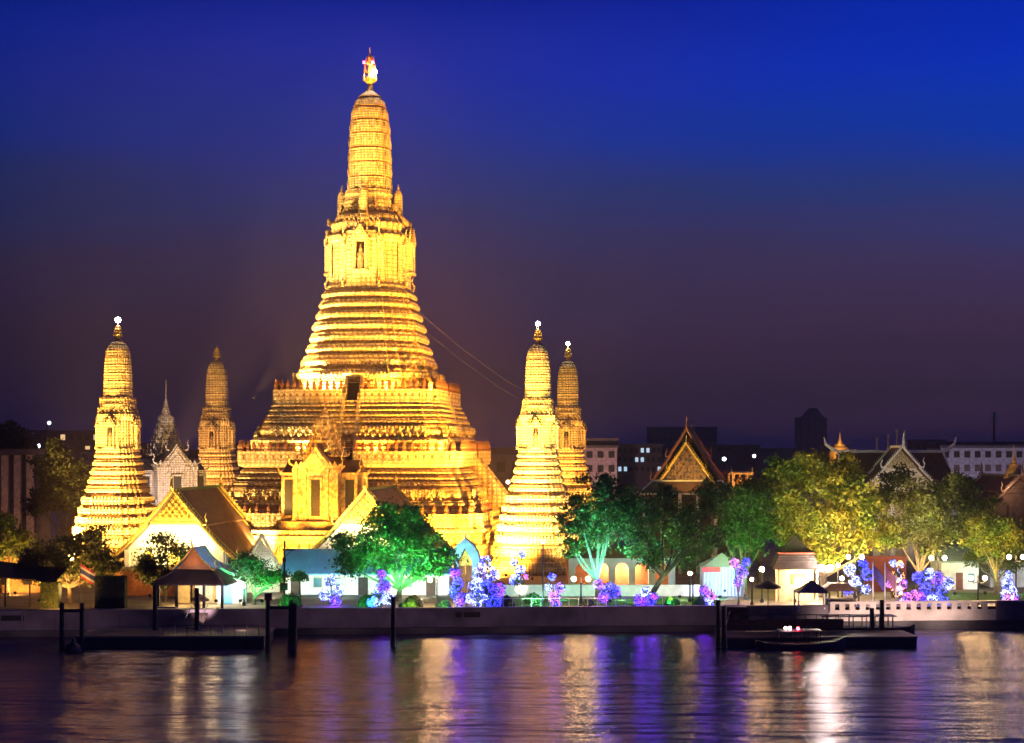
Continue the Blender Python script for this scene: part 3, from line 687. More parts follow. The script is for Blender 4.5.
# lower skirt roof of the red hall
sk = MB(); Ys = 210.5
rt = thing('porch_roof', 'low wide porch roof with pale edging below the gold outlined gable', 'roof', (X(687, Ys), Ys, GZ), 0)
m = MB(); zz0, zz1 = zh(481, Ys), zh(494, Ys)
m.loft([[(-6.9, -2.6, zz1), (6.9, -2.6, zz1), (6.9, 1.2, zz1), (-6.9, 1.2, zz1)], [(-4.6, -.2, zz0), (4.6, -.2, zz0), (4.6, 1.0, zz0), (-4.6, 1.0, zz0)]]); m.build('tiled_slope', ROOFR, rt)
m = MB(); m.tube([(-6.9, -2.65, zz1+.1), (6.9, -2.65, zz1+.1)], .14); m.tube([(-4.7, -.25, zz0+.05), (4.7, -.25, zz0+.05)], .12); m.tube([(-7.1, -2.7, zz1+.3), (-6.6, -2.5, zz1+.25), (-4.7, -.25, zz0+.05)], .12); m.tube([(7.1, -2.7, zz1+.3), (6.6, -2.5, zz1+.25), (4.7, -.25, zz0+.05)], .12); m.build('edging', CONCL, rt)
for x_ in (-6, -3.6, -1.2, 1.2, 3.6, 6): MB().cbox(x_, -2.2, 0, .4, .4, zz1).build('column', CONCL, rt)
# right hall: long ridge across, white gable in front
rh = thing('long_roofed_hall', 'wide hall with dark brown roof and pale ridge ending in upturned horns', 'temple hall', (X(890, 240), 240, GZ), 0)
Yh = 240
xa, xb = X(838, Yh)-X(890, Yh), X(943, Yh)-X(890, Yh); zr = zh(452, Yh); zev = zh(487, Yh)
m = MB(); m.add([(xa, 0, zr), (xb, 0, zr), (xb+.6, -6, zev), (xa-.6, -6, zev), (xb+.6, 6, zev), (xa-.6, 6, zev)], [(0, 3, 2, 1), (0, 1, 4, 5), (0, 5, 3), (1, 2, 4)]); m.build('roof', ROOFR, rh)
m = MB(); m.tube([(xa-2.2, 0, zr+2.4), (xa-1.9, 0, zr+1.2), (xa-.8, 0, zr+.4), (xa, 0, zr+.1), (xb, 0, zr+.1), (xb+.8, 0, zr+.4), (xb+1.7, 0, zr+1.2), (xb+2.1, 0, zr+2.4)], [.05, .25, .3, .26, .26, .3, .25, .05]); m.build('ridge', PAINTW, rh)
for xx in (xa, xb): m = MB(); m.tube([(xx, -.05, zr), (xx+(.3 if xx > 0 else -.3), -3, (zr+zev)/2-.3), (xx+(.6 if xx > 0 else -.6), -6.1, zev)], .2); m.build('verge', PAINTW, rh)
MB().box(xa+1, xb-1, -5, 5, 0, zev+.3).build('wall', WHITE, rh)
thai_hall('white_gabled_porch', 'pale pointed gable porch in front of the dark brown long roof', 'porch', (X(902, 231), 231, GZ), R(2), 5.5, 5.6, zh(486, 231), zh(447, 231), ROOFR, trimm=PAINTW, pedm=mat('cream_relief', (.5, .42, .3), .7, 0, .4, 5, .5), chofa=1.1, border=None, backchofa=False)
for xx, yt in ((877, 440), (888, 437), (897, 432), (905, 432)):
    o = thing('thin_mast', 'thin pole rising behind the roof ridge of the long dark hall', 'mast', (X(xx, 262), 262, GZ), 0, 'thin poles behind the long hall')
    m = MB(); m.tube([(0, 0, 0), (0, 0, zh(yt, 262))], [.3, .17]); m.build('pole', CONCL, o); MB().cbox(0, 0, zh(yt, 262), .5, .5, .4).build('cap', CONCL, o)

# ------------------------------------------------------------------ riverside buildings
# sala at the pier
Ysl = 166.5
sl = thing('riverside_sala', 'small pier pavilion with a two tier tiled roof, glowing yellow inside', 'pavilion', (X(199, Ysl), Ysl, GZ), R(-8))
BR = mat('sala_roof', (.12, .08, .07), .5, 0, .2, 1, .5, tiles=8); BLT = mat('blue_glazed_roof', (.12, .34, .5), .4, 0, .2, 2, .3, tiles=7)
CREAM = mat('cream_wall', (.72, .58, .36), .8, 0, .15)
zE, zM, zU = zh(583, Ysl), zh(569, Ysl), zh(546, Ysl)
m = MB(); m.loft([[(-4.1, -3.2, zE), (4.1, -3.2, zE), (4.1, 3.2, zE), (-4.1, 3.2, zE)], [(-4.0, -3.1, zE+.15), (4.0, -3.1, zE+.15), (4.0, 3.1, zE+.15), (-4.0, 3.1, zE+.15)], [(-2.0, -1.3, zM), (2.0, -1.3, zM), (2.0, 1.3, zM), (-2.0, 1.3, zM)]]); lr = m.build('lower_roof', BR, sl)
for i in range(17):
    m_ = None
rb = MB()
for i in range(19):
    f = -1+2*i/18; rb.tube([(4.0*f, -3.15, zE+.2), (2.0*f, -1.32, zM+.04)], .05, 4)
rb.build('tile_ribs', BR, lr)
m = MB(); 
for s_ in (-1, 1):
    m.add([(0, -2.0, zU), (0, 2.0, zU), (s_*.9, 2.0, zU-1.2), (s_*.9, -2.0, zU-1.2), (s_*2.2, 2.1, zM+.1), (s_*2.2, -2.1, zM+.1)], [(0, 1, 2, 3), (3, 2, 4, 5)])
m.build('upper_roof', BLT, sl)
m = MB(); m.prism([(-1.9, zM+.1), (1.9, zM+.1), (.8, zU-1.3), (0, zU-.1), (-.8, zU-1.3)], -1.7, -1.5); m.build('gable', mat('orange_gable', (.5, .22, .08), .6), sl)
for s_ in (-1, 1):
    h_ = MB(); h_.tube([(0, -2.05, zU+.05), (s_*.9, -2.05, zU-1.15), (s_*2.2, -2.1, zM+.15)], .11); hook(h_, (s_*2.2, -2.1, zM+.1), (s_, 0, 0), .55); h_.build('bargeboard', GILT, sl)
    h_ = MB(); h_.tube([(s_*4.0, -3.2, zE+.15), (s_*2.0, -1.3, zM+.08)], .1); hook(h_, (s_*4.0, -3.2, zE+.1), (s_, -.4, 0), .35); h_.build('hip_ridge', BR, sl)
h_ = MB(); h_.tube([(0, -2.05, zU), (0, -2.4, zU+.5), (0, -2.25, zU+1.0)], [.12, .1, .02]); h_.build('chofa', GILT, sl)
for x_ in (-3.5, -1.5, 1.5, 3.5):
    for y_ in (-2.7, 2.7): MB().cbox(x_, y_, 0, .26, .26, zE).build('column', WOOD if y_ < 0 else CREAM, sl)
MB().box(-3.3, -1.7, 1.9, 2.1, 0, zE-.05).box(-1.3, 3.3, 1.9, 2.1, 0, zE-.05).build('back_wall', CREAM, sl)
MB().box(-.1, .1, -1.5, 1.9, 0, zE-.05).build('inner_wall', CREAM, sl)
MB().box(-3.6, -1.4, -3.4, -2.9, -.35, .12).box(-3.6, -1.4, -3.9, -3.4, -.8, -.2).build('step', CONCL, sl)
light('POINT', (-1.8, -.8, zE-.7), (1, .66, .25), 420, parent=sl, size=.15); light('POINT', (1.9, -.8, zE-.7), (1, .72, .32), 420, parent=sl, size=.15)
# beside it: white lit stepped roof
Yw = 168.5
wb = thing('white_roof_kiosk', 'blue white lit kiosk with overlapping sloped roofs beside the pier pavilion', 'kiosk', (X(230, Yw), Yw, GZ), R(-5))
m = MB()
for (x0_, x1_, yt, yb) in ((-2.6, .8, 558, 572), (-1.2, 2.0, 570, 581)):
    za_, zb_ = zh(yt, Yw), zh(yb, Yw); m.add([(x0_, -1.5, za_), (x1_, -1.5, zb_), (x1_, 1.5, zb_), (x0_, 1.5, za_), (x0_, -1.5, za_-.35), (x1_, -1.5, zb_-.35), (x1_, 1.5, zb_-.35), (x0_, 1.5, za_-.35)], [(0,1,2,3),(7,6,5,4),(0,4,5,1),(1,5,6,2),(2,6,7,3),(3,7,4,0)])
m.build('roof', PAINTW, wb)
MB().box(-1.2, 1.6, -1.0, 1.0, 0, zh(582, Yw)).build('wall', WHITE, wb)
MB().box(-.4, .5, -1.06, -.98, 0, 2.0).build('door', BLUER, wb)
# long blue roofed building
Yb_ = 178.0
lb = thing('blue_roofed_building', 'long low white building with a light blue sheet roof behind the garden', 'building', (X(370, Yb_), Yb_, GZ), R(-1))
x0_, x1_ = X(281, Yb_)-X(370, Yb_), X(452, Yb_)-X(370, Yb_); zt_, zb_ = zh(551, Yb_), zh(573, Yb_)
m = MB(); m.add([(x0_, 4, zt_), (x1_, 4, zt_), (x1_, -1.2, zb_), (x0_, -1.2, zb_), (x0_, 4, zt_-.15), (x1_, 4, zt_-.15), (x1_, -1.2, zb_-.15), (x0_, -1.2, zb_-.15)], [(3,2,1,0),(4,5,6,7),(0,1,5,4),(3,7,6,2),(1,2,6,5),(3,0,4,7)]); rf_ = m.build('roof', BLUER, lb)
rb = MB()
for i in range(40):
    x = x0_+(x1_-x0_)*i/39; rb.tube([(x, -1.2, zb_+.03), (x, 4, zt_+.03)], .04, 4)
rb.build('seam', BLUER, rf_)
m = MB(); m.box(x0_+.4, x1_-.4, .2, 3.5, 0, zb_+.15); m.build('wall', WHITE, lb)
for i in range(7):
    xx = x0_+1.6+i*2.6; c = i % 3
    w_ = MB().box(xx-.55, xx+.55, .1, .22, .8 if c else 0, 2.0).build('window' if c else 'door', CREAM if c else WOOD, lb)
    if c: MB().box(xx-.45, xx+.45, .06, .11, .9, 1.9).build('pane', mat('window_glass', (.1,.2,.25), .2), w_)
# pale gable gate
thai_hall('pale_gable_gate', 'small pale pointed gateway left of the blue sheet roof', 'gateway', (X(262, 181), 181, GZ), R(10), 3.5, 2.5, zh(572, 181), zh(537, 181), mat('pale_roof', (.55, .5, .42), .7), trimm=mat('pale_trim', (.7, .64, .5), .6), pedm=mat('pale_relief', (.55, .5, .42), .7, 0, .3, 6), border=None, chofa=.35, backchofa=False, inset=.3)
# blue pointed gate
Yg = 180
bgp = mat('blue_paint', (.3, .5, .72), .6, 0, .15)
gt = thing('blue_pointed_gate', 'small gateway with a pale blue pointed arch and orange doors', 'gateway', (X(465, Yg), Yg, GZ), R(-6))
zt_ = zh(538, Yg)
MB().box(-1.4, -.8, 0, 1.2, 0, zt_*.55).box(.8, 1.4, 0, 1.2, 0, zt_*.55).build('gate_pier', bgp, gt)
for (s_, dy) in ((1, 0), ):
    m = MB(); m.prism([(-1.75, zt_*.55), (-1.0, zt_*.52), (0, zt_*.82), (1.0, zt_*.52), (1.75, zt_*.55), (1.5, zt_*.75), (.9, zt_*.88), (0, zt_*1.0), (-.9, zt_*.88), (-1.5, zt_*.75)], -.2, 1.4); m.build('pointed_arch', bgp, gt)
m = MB(); m.lathe(0, .4, [(.15, zt_*.97), (.1, zt_*1.03), (.02, zt_*1.12)], 8); m.build('arch_finial', bgp, gt)
m = MB().prism([(-.8, zt_*.5), (.8, zt_*.5), (0, zt_*.8)], .3, .5); m.build('tympanum', GILT, gt)
MB().box(-.78, -.02, .3, .4, 0, zt_*.5).build('door', TERRA, gt); MB().box(.02, .78, .3, .4, 0, zt_*.5).build('door', TERRA, gt)
# white arched gallery between the trees, middle right
Yc = 186
ag = thing('arched_gallery', 'orange and white lit gallery with round arches behind the teal tree', 'gallery', (X(622, Yc), Yc, GZ), 0)
m = MB(); wz = zh(558, Yc)
for i in range(6):
    x = -6+i*2.4; m.box(x-.4, x+.4, 0, .8, 0, wz*.62)
    if i < 5:
        pts = [(x+.4, wz*.62)]+[(x+1.2-.8*math.cos(a), wz*.62+.8*math.sin(a)) for a in np.linspace(0, PI, 9)]+[(x+2.0, wz*.62), (x+2.0, wz), (x+.4, wz)]
        n = len(pts); m.prism(pts[::-1], 0, .8)
    m.box(x-.4, x+.4, 0, .8, wz*.62, wz)
m.build('arcade', WHITE, ag)
MB().box(-6.6, 6.6, 2.4, 2.7, 0, wz).build('back_wall', mat('orange_wall', (.6, .24, .1), .8), ag)
m = MB(); m.add([(-6.8, -.5, wz), (6.8, -.5, wz), (6.8, 3.2, wz), (-6.8, 3.2, wz), (-6.2, 1.4, wz+1.2), (6.2, 1.4, wz+1.2)], [(0, 1, 5, 4), (1, 2, 5), (2, 3, 4, 5), (3, 0, 4), (3, 2, 1, 0)]); m.build('roof', TERRA, ag)
for x in (-1.2, 1.2): light('POINT', (x, 1.6, 2.5), (1, .62, .35), 700, parent=ag)
# striped white blue marquee
Yt = 178
mq = thing('marquee_tent', 'pale blue white marquee with hanging side cloth and a red pennant edge', 'tent', (X(722, Yt), Yt, GZ), 0)
TENT = mat('tent_cloth', (.55, .66, .8), .9, 0, .15, 2, .2)
m = MB(); zt_ = zh(566, Yt); n = 24; r0 = [(-2.3+4.6*i/n, -1.5+(.12 if i % 2 else -.12), 0) for i in range(n+1)]
m.add(r0+[(x, y, zt_) for x, y, _ in r0], [(i, i+1, i+n+2, i+n+1) for i in range(n)])
m.add([(-2.3, -1.5, 0), (-2.3, -1.5, zt_), (-2.3, 2, zt_), (-2.3, 2, 0), (2.3, -1.5, 0), (2.3, -1.5, zt_), (2.3, 2, zt_), (2.3, 2, 0)], [(0, 1, 2, 3), (7, 6, 5, 4)])
m.build('side_cloth', TENT, mq)
m = MB(); m.add([(-2.5, -1.8, zt_), (2.5, -1.8, zt_), (2.5, 2.2, zt_), (-2.5, 2.2, zt_), (0, .2, zt_+1.5)], [(0,1,4),(1,2,4),(2,3,4),(3,0,4)]); m.build('roof_cloth', PAINTW, mq)
MB().box(-2.5, -.4, -1.86, -1.8, zt_-.55, zt_).build('pennant_edge', mat('red_cloth', (.6, .06, .05), .8), mq)
# lilac lit long wall on the right, grey houses
def house(name, label, cat, px0, px1, yt, yb, Y, wallc, roofm, floors, wins, rz=0, winm=None, flatroof=True, depth=10, group=None):
    t = thing(name, label, cat, (X((px0+px1)/2, Y), Y, GZ), rz, group); W_ = (X(px1, Y)-X(px0, Y))/2; h = zh(yt, Y); zb_ = max(0, zh(yb, Y))
    MB().box(-W_, W_, 0, depth, 0, h).build('wall', wallc, t)
    if flatroof: MB().box(-W_-.3, W_+.3, -.3, depth+.3, h+.003, h+.5).build('roof', roofm, t)
    else: MB().prism([(-W_-.5, h), (W_+.5, h), (W_*.6, h+2.0), (-W_*.6, h+2.0)], -.8, depth+.5).build('roof', roofm, t)
    fh = (h-zb_)/floors
    for f in range(floors):
        for i in range(wins):
            x = -W_+(i+.5)*2*W_/wins; ww_ = min(.9, W_/wins*.55)
            z_ = zb_+f*fh+fh*.3
            mm = winm[(f*f*3+f*2+i*3) % len(winm)] if isinstance(winm, list) else (winm or DARK)
            w_ = MB().box(x-ww_-.1, x+ww_+.1, -.06, .02, z_-.1, z_+fh*.48+.1).build('window', wallc, t)
            MB().box(x-ww_, x+ww_, -.08, -.055, z_, z_+fh*.48).build('pane', mm, w_)
    return t
PINK = mat('pink_plaster', (.42, .27, .24), .85); GREYW = mat('lilac_grey_plaster', (.42, .38, .44), .85); DKB = mat('dim_building', (.11, .085, .11), .9); WLIT = emi('lit_window', (.55, .8, 1), .8); WWARM = emi('warm_window', (1, .6, .25), 1.0); BROWNW = mat('brown_building', (.13, .085, .075), .9)
bh = house('pink_apartment_block', 'dim pink four storey block beside the right prangs', 'building', 584, 617, 448, 476, 300, PINK, BROWNW, 2, 3, winm=DARK)
MB().box(-3.6, 3.6, 1, 9, zh(448, 300)+.5, zh(438, 300)).build('roof_storey', BROWNW, bh)
house('white_apartment_block', 'long white four storey apartment block at the far right', 'building', 941, 1035, 448, 489, 300, GREYW, DKB, 3, 9, winm=[DARK, DARK, BROWNW])
house('office_block', 'distant dark wide office block with lit top floor strip behind the red hall', 'building', 649, 717, 428, 452, 700, DKB, DKB, 3, 14, winm=[DARK, DKB, DARK])
house('low_block', 'dark low block with blue white lit windows behind the teal tree', 'building', 617, 662, 446, 474, 340, BROWNW, DKB, 3, 8, winm=[WLIT, DARK, DARK, WLIT, DARK, DARK, DARK])
tb = house('high_rise', 'distant dark high rise with a stepped roof on the skyline', 'building', 797, 827, 418, 450, 1200, DKB, DKB, 8, 4, winm=DARK)
MB().prism([(-8, zh(418,1200)), (10, zh(418,1200)), (4, zh(408,1200)), (-1, zh(408,1200))], 1, 9).build('roof_crown', DKB, tb)
house('left_skyline_block', 'dark block on the skyline behind the far left trees', 'building', 34, 100, 432, 455, 420, BROWNW, DKB, 2, 8, winm=[DARK, DARK, WWARM, DARK])
house('small_pink_house', 'small pinkish house between the left corner prang and trees', 'building', 80, 101, 452, 475, 300, PINK, BROWNW, 2, 2)
house('rust_house', 'dim rusty house seen between the grey mondop and the orange prang', 'building', 181, 205, 452, 490, 330, mat('rust_plaster', (.16, .08, .06), .9), BROWNW, 2, 2)
house('shadowed_house', 'dim brown house seen between the great tower and bright right prang', 'building', 478, 524, 457, 500, 330, BROWNW, DKB, 2, 3, winm=[DARK, DARK, WLIT, DARK, DARK])
# the rest of the skyline
skn = 0
for i, (p0, p1, yt, Y) in enumerate([(-30, 36, 436, 520), (100, 150, 444, 600), (150, 182, 447, 640), (205, 262, 444, 560), (440, 486, 446, 640), (486, 520, 449, 560), (522, 586, 447, 600), (716, 760, 446, 560), (745, 800, 449, 640), (826, 850, 446, 700), (915, 946, 441, 520), (946, 1060, 443, 560)]):
    house('skyline_house', 'dark low building on the far skyline, number'.replace(', number', ''), 'building', p0, p1, yt, 452, Y, [DKB, BROWNW][i % 2], DKB, 1, 5, winm=[DARK, DARK, DKB, DARK] if i % 3 else [DARK, WWARM, DARK, DKB], group='dark buildings along the skyline')
# buildings on left edge: tall pillars lit orange
pl = thing('pillared_building', 'building at the left edge with tall orange lit white pillars', 'building', (X(8, 235), 235, GZ), 0)
for i in range(5): MB().cbox(-4.2+i*1.9, 0, 0, .95, .9, zh(455, 235)).build('pillar', mat('pillar_white', (.6, .42, .3), .8) if i == 0 else bpy.data.materials['pillar_white'], pl)
MB().box(-5.2, 4.6, 1.2, 6, 0, zh(456, 235)).build('wall', DKB, pl); MB().box(-5.5, 5, -1, 6.5, zh(455, 235)+.003, zh(455, 235)+.9).build('roof', BROWNW, pl)
# far right brown roof, thin gold chedis, bell tower
thai_hall('right_edge_hall', 'dim brown gabled roof cut by the right edge of the view', 'temple hall', (X(1020, 222), 222, GZ), R(8), 12, 5.2, zh(505, 222), zh(476, 222), ROOFR, trimm=BROWNW, pedm=BROWNW, border=None, wallm=BROWNW)
def chedi(name, label, px, Y, yt, yb, r, m_):
    t = thing(name, label, 'chedi', (X(px, Y), Y, GZ), 0); zt_, zb_ = zh(yt, Y), zh(yb, Y); h = zt_-zb_
    MB().lathe(0, 0, [(r*1.3, 0), (r*1.3, zb_*.5), (r*1.15, zb_*.55), (r*1.15, zb_)], 16).build('drum', m_, t)
    MB().lathe(0, 0, [(r*1.1, zb_), (r, zb_+.05*h), (r*.9, zb_+.18*h), (r*.55, zb_+.3*h), (r*.5, zb_+.34*h)], 16).build('bell', m_, t)
    MB().lathe(0, 0, [(r*.55, zb_+.34*h), (r*.55, zb_+.38*h), (r*.3, zb_+.4*h)]+[(r*(.34-.05*i)*(1 if i % 2 else .8), zb_+(.42+.05*i)*h) for i in range(6)]+[(.05*r+.02, zb_+.8*h), (.02, zt_)], 12).build('spire', m_, t)
GST = mat('gold_chedi', (.7, .42, .12), .4, .3)
chedi('gold_chedi', 'little golden bell chedi tip above the yellow leaved tree', 840, 250, 432, 452, 1.6, GST)
chedi('slim_chedi', 'slim pale needle chedi before the white apartment block', 1014, 226, 443, 477, 1.3, GST)
bt = thing('bell_tower', 'small orange lit tower with open frame right of the red hall', 'bell tower', (X(740, 225), 225, GZ), R(5))
zt_ = zh(472, 225)
for (x_, y_) in ((-1.3, -1.3), (1.3, -1.3), (1.3, 1.3), (-1.3, 1.3)):
    MB().cbox(x_, y_, 0, .4, .4, zt_).build('post', STONE2, bt); m = MB(); hook(m, (x_, y_, zt_), (x_, 0, 0), .35); m.build('roof_hook', STONE2, bt)
MB().loft([plan(1.8, zt_-.3), plan(1.9, zt_-.1), plan(1.5, zt_+.1)]).build('roof', STONE2, bt); MB().loft([plan(1.8, zt_-3.4), plan(1.8, zt_-3.0)]).build('floor_slab', STONE2, bt)
MB().lathe(0, 0, [(.7, zt_-1.9), (.55, zt_-1.2), (.15, zt_-.8), (.1, zt_-.3)], 12).build('bell', GILT, bt)
am = thing('antenna_mast', 'thin antenna mast with white panels above the white apartment block', 'antenna', (X(994, 320), 320, GZ), 0)
MB().tube([(0, 0, 0), (0, 0, zh(412, 320))], .22).build('mast', METAL, am)
for s_, zz in ((-.5, 418), (.5, 418), (.6, 431)): MB().cbox(s_, -.3, zh(zz, 320)-1, .35, .3, 2.0 if zz < 420 else .8).build('panel', PAINTW, am)
dl = thing('street_light_mast', 'tall mast with a bluish white lamp above the far left trees', 'street lamp', (X(47, 300), 300, GZ), 0)
MB().tube([(0, 0, 0), (0, 0, zh(425, 300)), (.5, -.3, zh(423, 300))], .15).build('mast', METAL, dl); ball(dl, (.6, -.6, zh(423, 300)), .38, emi('blue_white_lamp', (.7, .85, 1), 3), 'lamp_globe')
for i, (px, py, Y, lab) in enumerate([(724, 459, 330, 'white lamp just right of the red roofed hall'), (754, 456, 380, 'second white lamp between the red hall and yellow tree'), (508, 482, 300, 'orange lamp on the dark houses beside the lower pyramid edge'), (39, 446, 300, 'blue white lamp low among the far left trees')]):
    t = thing('street_lamp', lab, 'street lamp', (X(px, Y), Y, GZ), 0, 'far street lamps'); MB().tube([(0, 0, 0), (0, 0, zh(py, Y))], .1).build('pole', METAL, t)
    ball(t, (0, -.3, zh(py, Y)), .42, emi('far_lamp%d' % i, (1, .55, .3) if i == 2 else (.85, .95, 1), 8), 'lamp_globe')

# pagoda pavilion by the right pier
Yp = 172
pg = thing('pagoda_pavilion', 'cream pavilion with two stacked curved brown roofs behind the right pier', 'pavilion', (X(795, Yp), Yp, GZ), R(-4))
def curved_roof(zb_, zt_, w0, w1, n=5):
    rings = []
    for i in range(n+1):
        f = i/n; w_ = w0+(w1-w0)*(f**.85); z_ = zb_+(zt_-zb_)*(f**1.35)
        rings.append([(-w_, -w_*.8, z_), (w_, -w_*.8, z_), (w_, w_*.8, z_), (-w_, w_*.8, z_)])
    return rings
m = MB(); PR_ = mat('pagoda_roof', (.05, .032, .03), .55, 0, .3, 2, .4, tiles=6)
m.loft(curved_roof(zh(568, Yp), zh(553.5, Yp), 2.75, 1.9)); m.build('lower_roof', PR_, pg)
m = MB(); m.loft(curved_roof(zh(553, Yp)+.15, zh(535, Yp), 2.2, .12)); m.build('upper_roof', PR_, pg)
MB().box(-2.0, 2.0, -1.6, 1.6, zh(553, Yp), zh(553, Yp)+.14).build('eave_band', mat('red_eave', (.5, .1, .05), .6), pg)
MB().box(-1.9, 1.9, -1.3, 1.5, 0, zh(567, Yp)).build('wall', CREAM, pg)
MB().box(-.6, 1.0, -1.36, -1.29, 1.9, 3.0).build('window', mat('green_glass', (.05, .2, .05), .3), pg)
for x_ in (-2.2, 2.2): MB().cbox(x_, -1.7, 0, .22, .22, zh(567, Yp)).build('column', CREAM, pg)
# low building right (blue grey roof, brown door)
gh = thing('garden_house', 'small white house with a blue grey roof behind the purple lit bushes', 'house', (X(960, 185), 185, GZ), R(3))
w_ = (X(972, 185)-X(944, 185)); MB().box(-w_/2-.6, w_/2+.6, 0, 4, 0, zh(561, 185)).build('wall', WHITE, gh)
m = MB(); m.add([(-w_/2-1.4, -1, zh(561,185)), (w_/2+1.4, -1, zh(561,185)), (w_/2+1, 4, zh(549,185)), (-w_/2-1, 4, zh(549,185)), (-w_/2-1.4, -1, zh(562.5,185)), (w_/2+1.4, -1, zh(562.5,185))], [(0,1,2,3),(4,5,1,0)]); m.build('roof', mat('bluegrey_roof', (.3,.38,.42), .6), gh)
MB().box(-.5, .35, -.05, .02, 0, 2.0).build('door', mat('brown_door', (.2,.07,.04), .6), gh); MB().box(1.0, 1.7, -.05, .02, .9, 1.9).build('window', mat('teal_glass', (.08,.2,.22), .3), gh)
rwl = thing('red_panel_wall', 'dull red wall panel behind the three flagpoles', 'wall', (X(884, 182), 182, GZ), 0); MB().box(-2.2, 2.6, 0, .3, 0, zh(556, 182)).build('panel', mat('red_panel', (.12, .02, .025), .8), rwl)
w2 = thing('white_sided_house', 'white lit low house at the right edge', 'house', (X(1012, 188), 188, GZ), 0); MB().box(-2.6, 4, 0, 4, 0, zh(560, 188)).build('wall', WHITE, w2); MB().prism([(-3.4, zh(560, 188)), (5, zh(560, 188)), (4, zh(551, 188)), (-1.5, zh(549, 188))], -1, 4.5).build('roof', ROOFR, w2)
# left market canopy
mk = thing('riverside_canopy', 'long dark canopy over the terrace at the left edge', 'canopy', (X(22, 166), 166, GZ), 0)
m = MB(); m.add([(-4, -2, zh(573,166)), (4.2, -2, zh(580,166)), (4.2, 2.5, zh(570,166)), (-4, 2.5, zh(562,166)), (-4, -2, zh(574.5,166)), (4.2, -2, zh(581.5,166))], [(0,1,2,3),(4,5,1,0)]); m.build('canopy_roof', WOOD, mk)
for x_ in (-3.8, -1.2, 1.4, 4.0): MB().cbox(x_, -1.8, 0, .14, .14, zh(574+(x_+4)*.8, 166)).build('post', WOOD, mk)
orw = thing('orange_side_building', 'orange lit plaster building behind the left terrace trees', 'building', (X(10, 181), 181, GZ), R(5)); MB().box(-6, 3.5, 0, 5, 0, zh(556, 181)).build('wall', mat('ochre_wall', (.6, .32, .12), .85), orw); MB().box(-6.4, 3.9, -.4, 5.2, zh(556, 181)+.003, zh(556, 181)+.4).build('roof', WOOD, orw)
for x_ in (-3.5, -.5, 2): MB().box(x_-.5, x_+.5, -.05, .02, .9, 2.6).build('window', DARK, orw)
# hall forecourt wall with brick-orange parapet
fw = thing('forecourt_wall', 'low orange lit forecourt wall under the bright left gable', 'wall', (X(165, 177), 177, GZ), R(-4)); MB().box(-7, 7, 0, .5, 0, 3.0).build('wall_face', mat('brick_orange', (.5, .2, .09), .85), fw); MB().box(-7.1, 7.1, -.1, .6, 3.003, 3.25).build('coping', CONCL, fw)

# garden: lawn strip and paths
o = MB().add([(X(490, 164), 164.5, GZ+.004), (X(720, 164), 165.5, GZ+.004), (X(730, 175), 176, GZ+.004), (X(480, 175), 175, GZ+.004)], [(0,1,2,3)]).build('lawn', GRASSM); tag(o, kind='structure')
o = MB().add([(X(925, 168), 170, GZ+.004), (X(1040, 168), 170.5, GZ+.004), (X(1040, 180), 181, GZ+.004), (X(925, 180), 181, GZ+.004)], [(0,1,2,3)]).build('lawn', GRASSM); tag(o, kind='structure')

gwl = thing('added_low_wall', 'low white wall added behind the lawn as a bright strip between the light trees', 'wall', (X(600, 176), 176.5, GZ), 0)  # added to give a bright band behind the lawn
MB().box(X(492, 176)-X(600, 176), X(700, 176)-X(600, 176), 0, .3, 0, 1.15).build('wall_face', WHITE, gwl); MB().box(X(491, 176)-X(600, 176), X(701, 176)-X(600, 176), -.08, .38, 1.153, 1.3).build('coping', WHITE, gwl)
# ------------------------------------------------------------------ trees
def leaves(pts, size, name, m, parent):
    n = len(pts); pts = np.asarray(pts)
    d = rng.normal(size=(n, 3)); d /= np.linalg.norm(d, axis=1)[:, None]
    e_ = rng.normal(size=(n, 3)); e_ -= (e_*d).sum(1)[:, None]*d; e_ /= np.linalg.norm(e_, axis=1)[:, None]
    s = size*(0.45+1.1*rng.random(n)**1.5)[:, None]
    q = np.stack([pts-d*s, pts-e_*s*.5, pts+d*s, pts+e_*s*.5], 1).reshape(-1, 3)
    me = bpy.data.meshes.new(name); me.vertices.add(4*n); me.vertices.foreach_set('co', q.ravel().astype(np.float32))
    me.loops.add(4*n); me.loops.foreach_set('vertex_index', np.arange(4*n, dtype=np.int32)); me.polygons.add(n)
    me.polygons.foreach_set('loop_start', np.arange(0, 4*n, 4, dtype=np.int32)); me.update(calc_edges=True); me.materials.append(m)
    o = bpy.data.objects.new(name, me); col.objects.link(o); o.parent = parent; return o
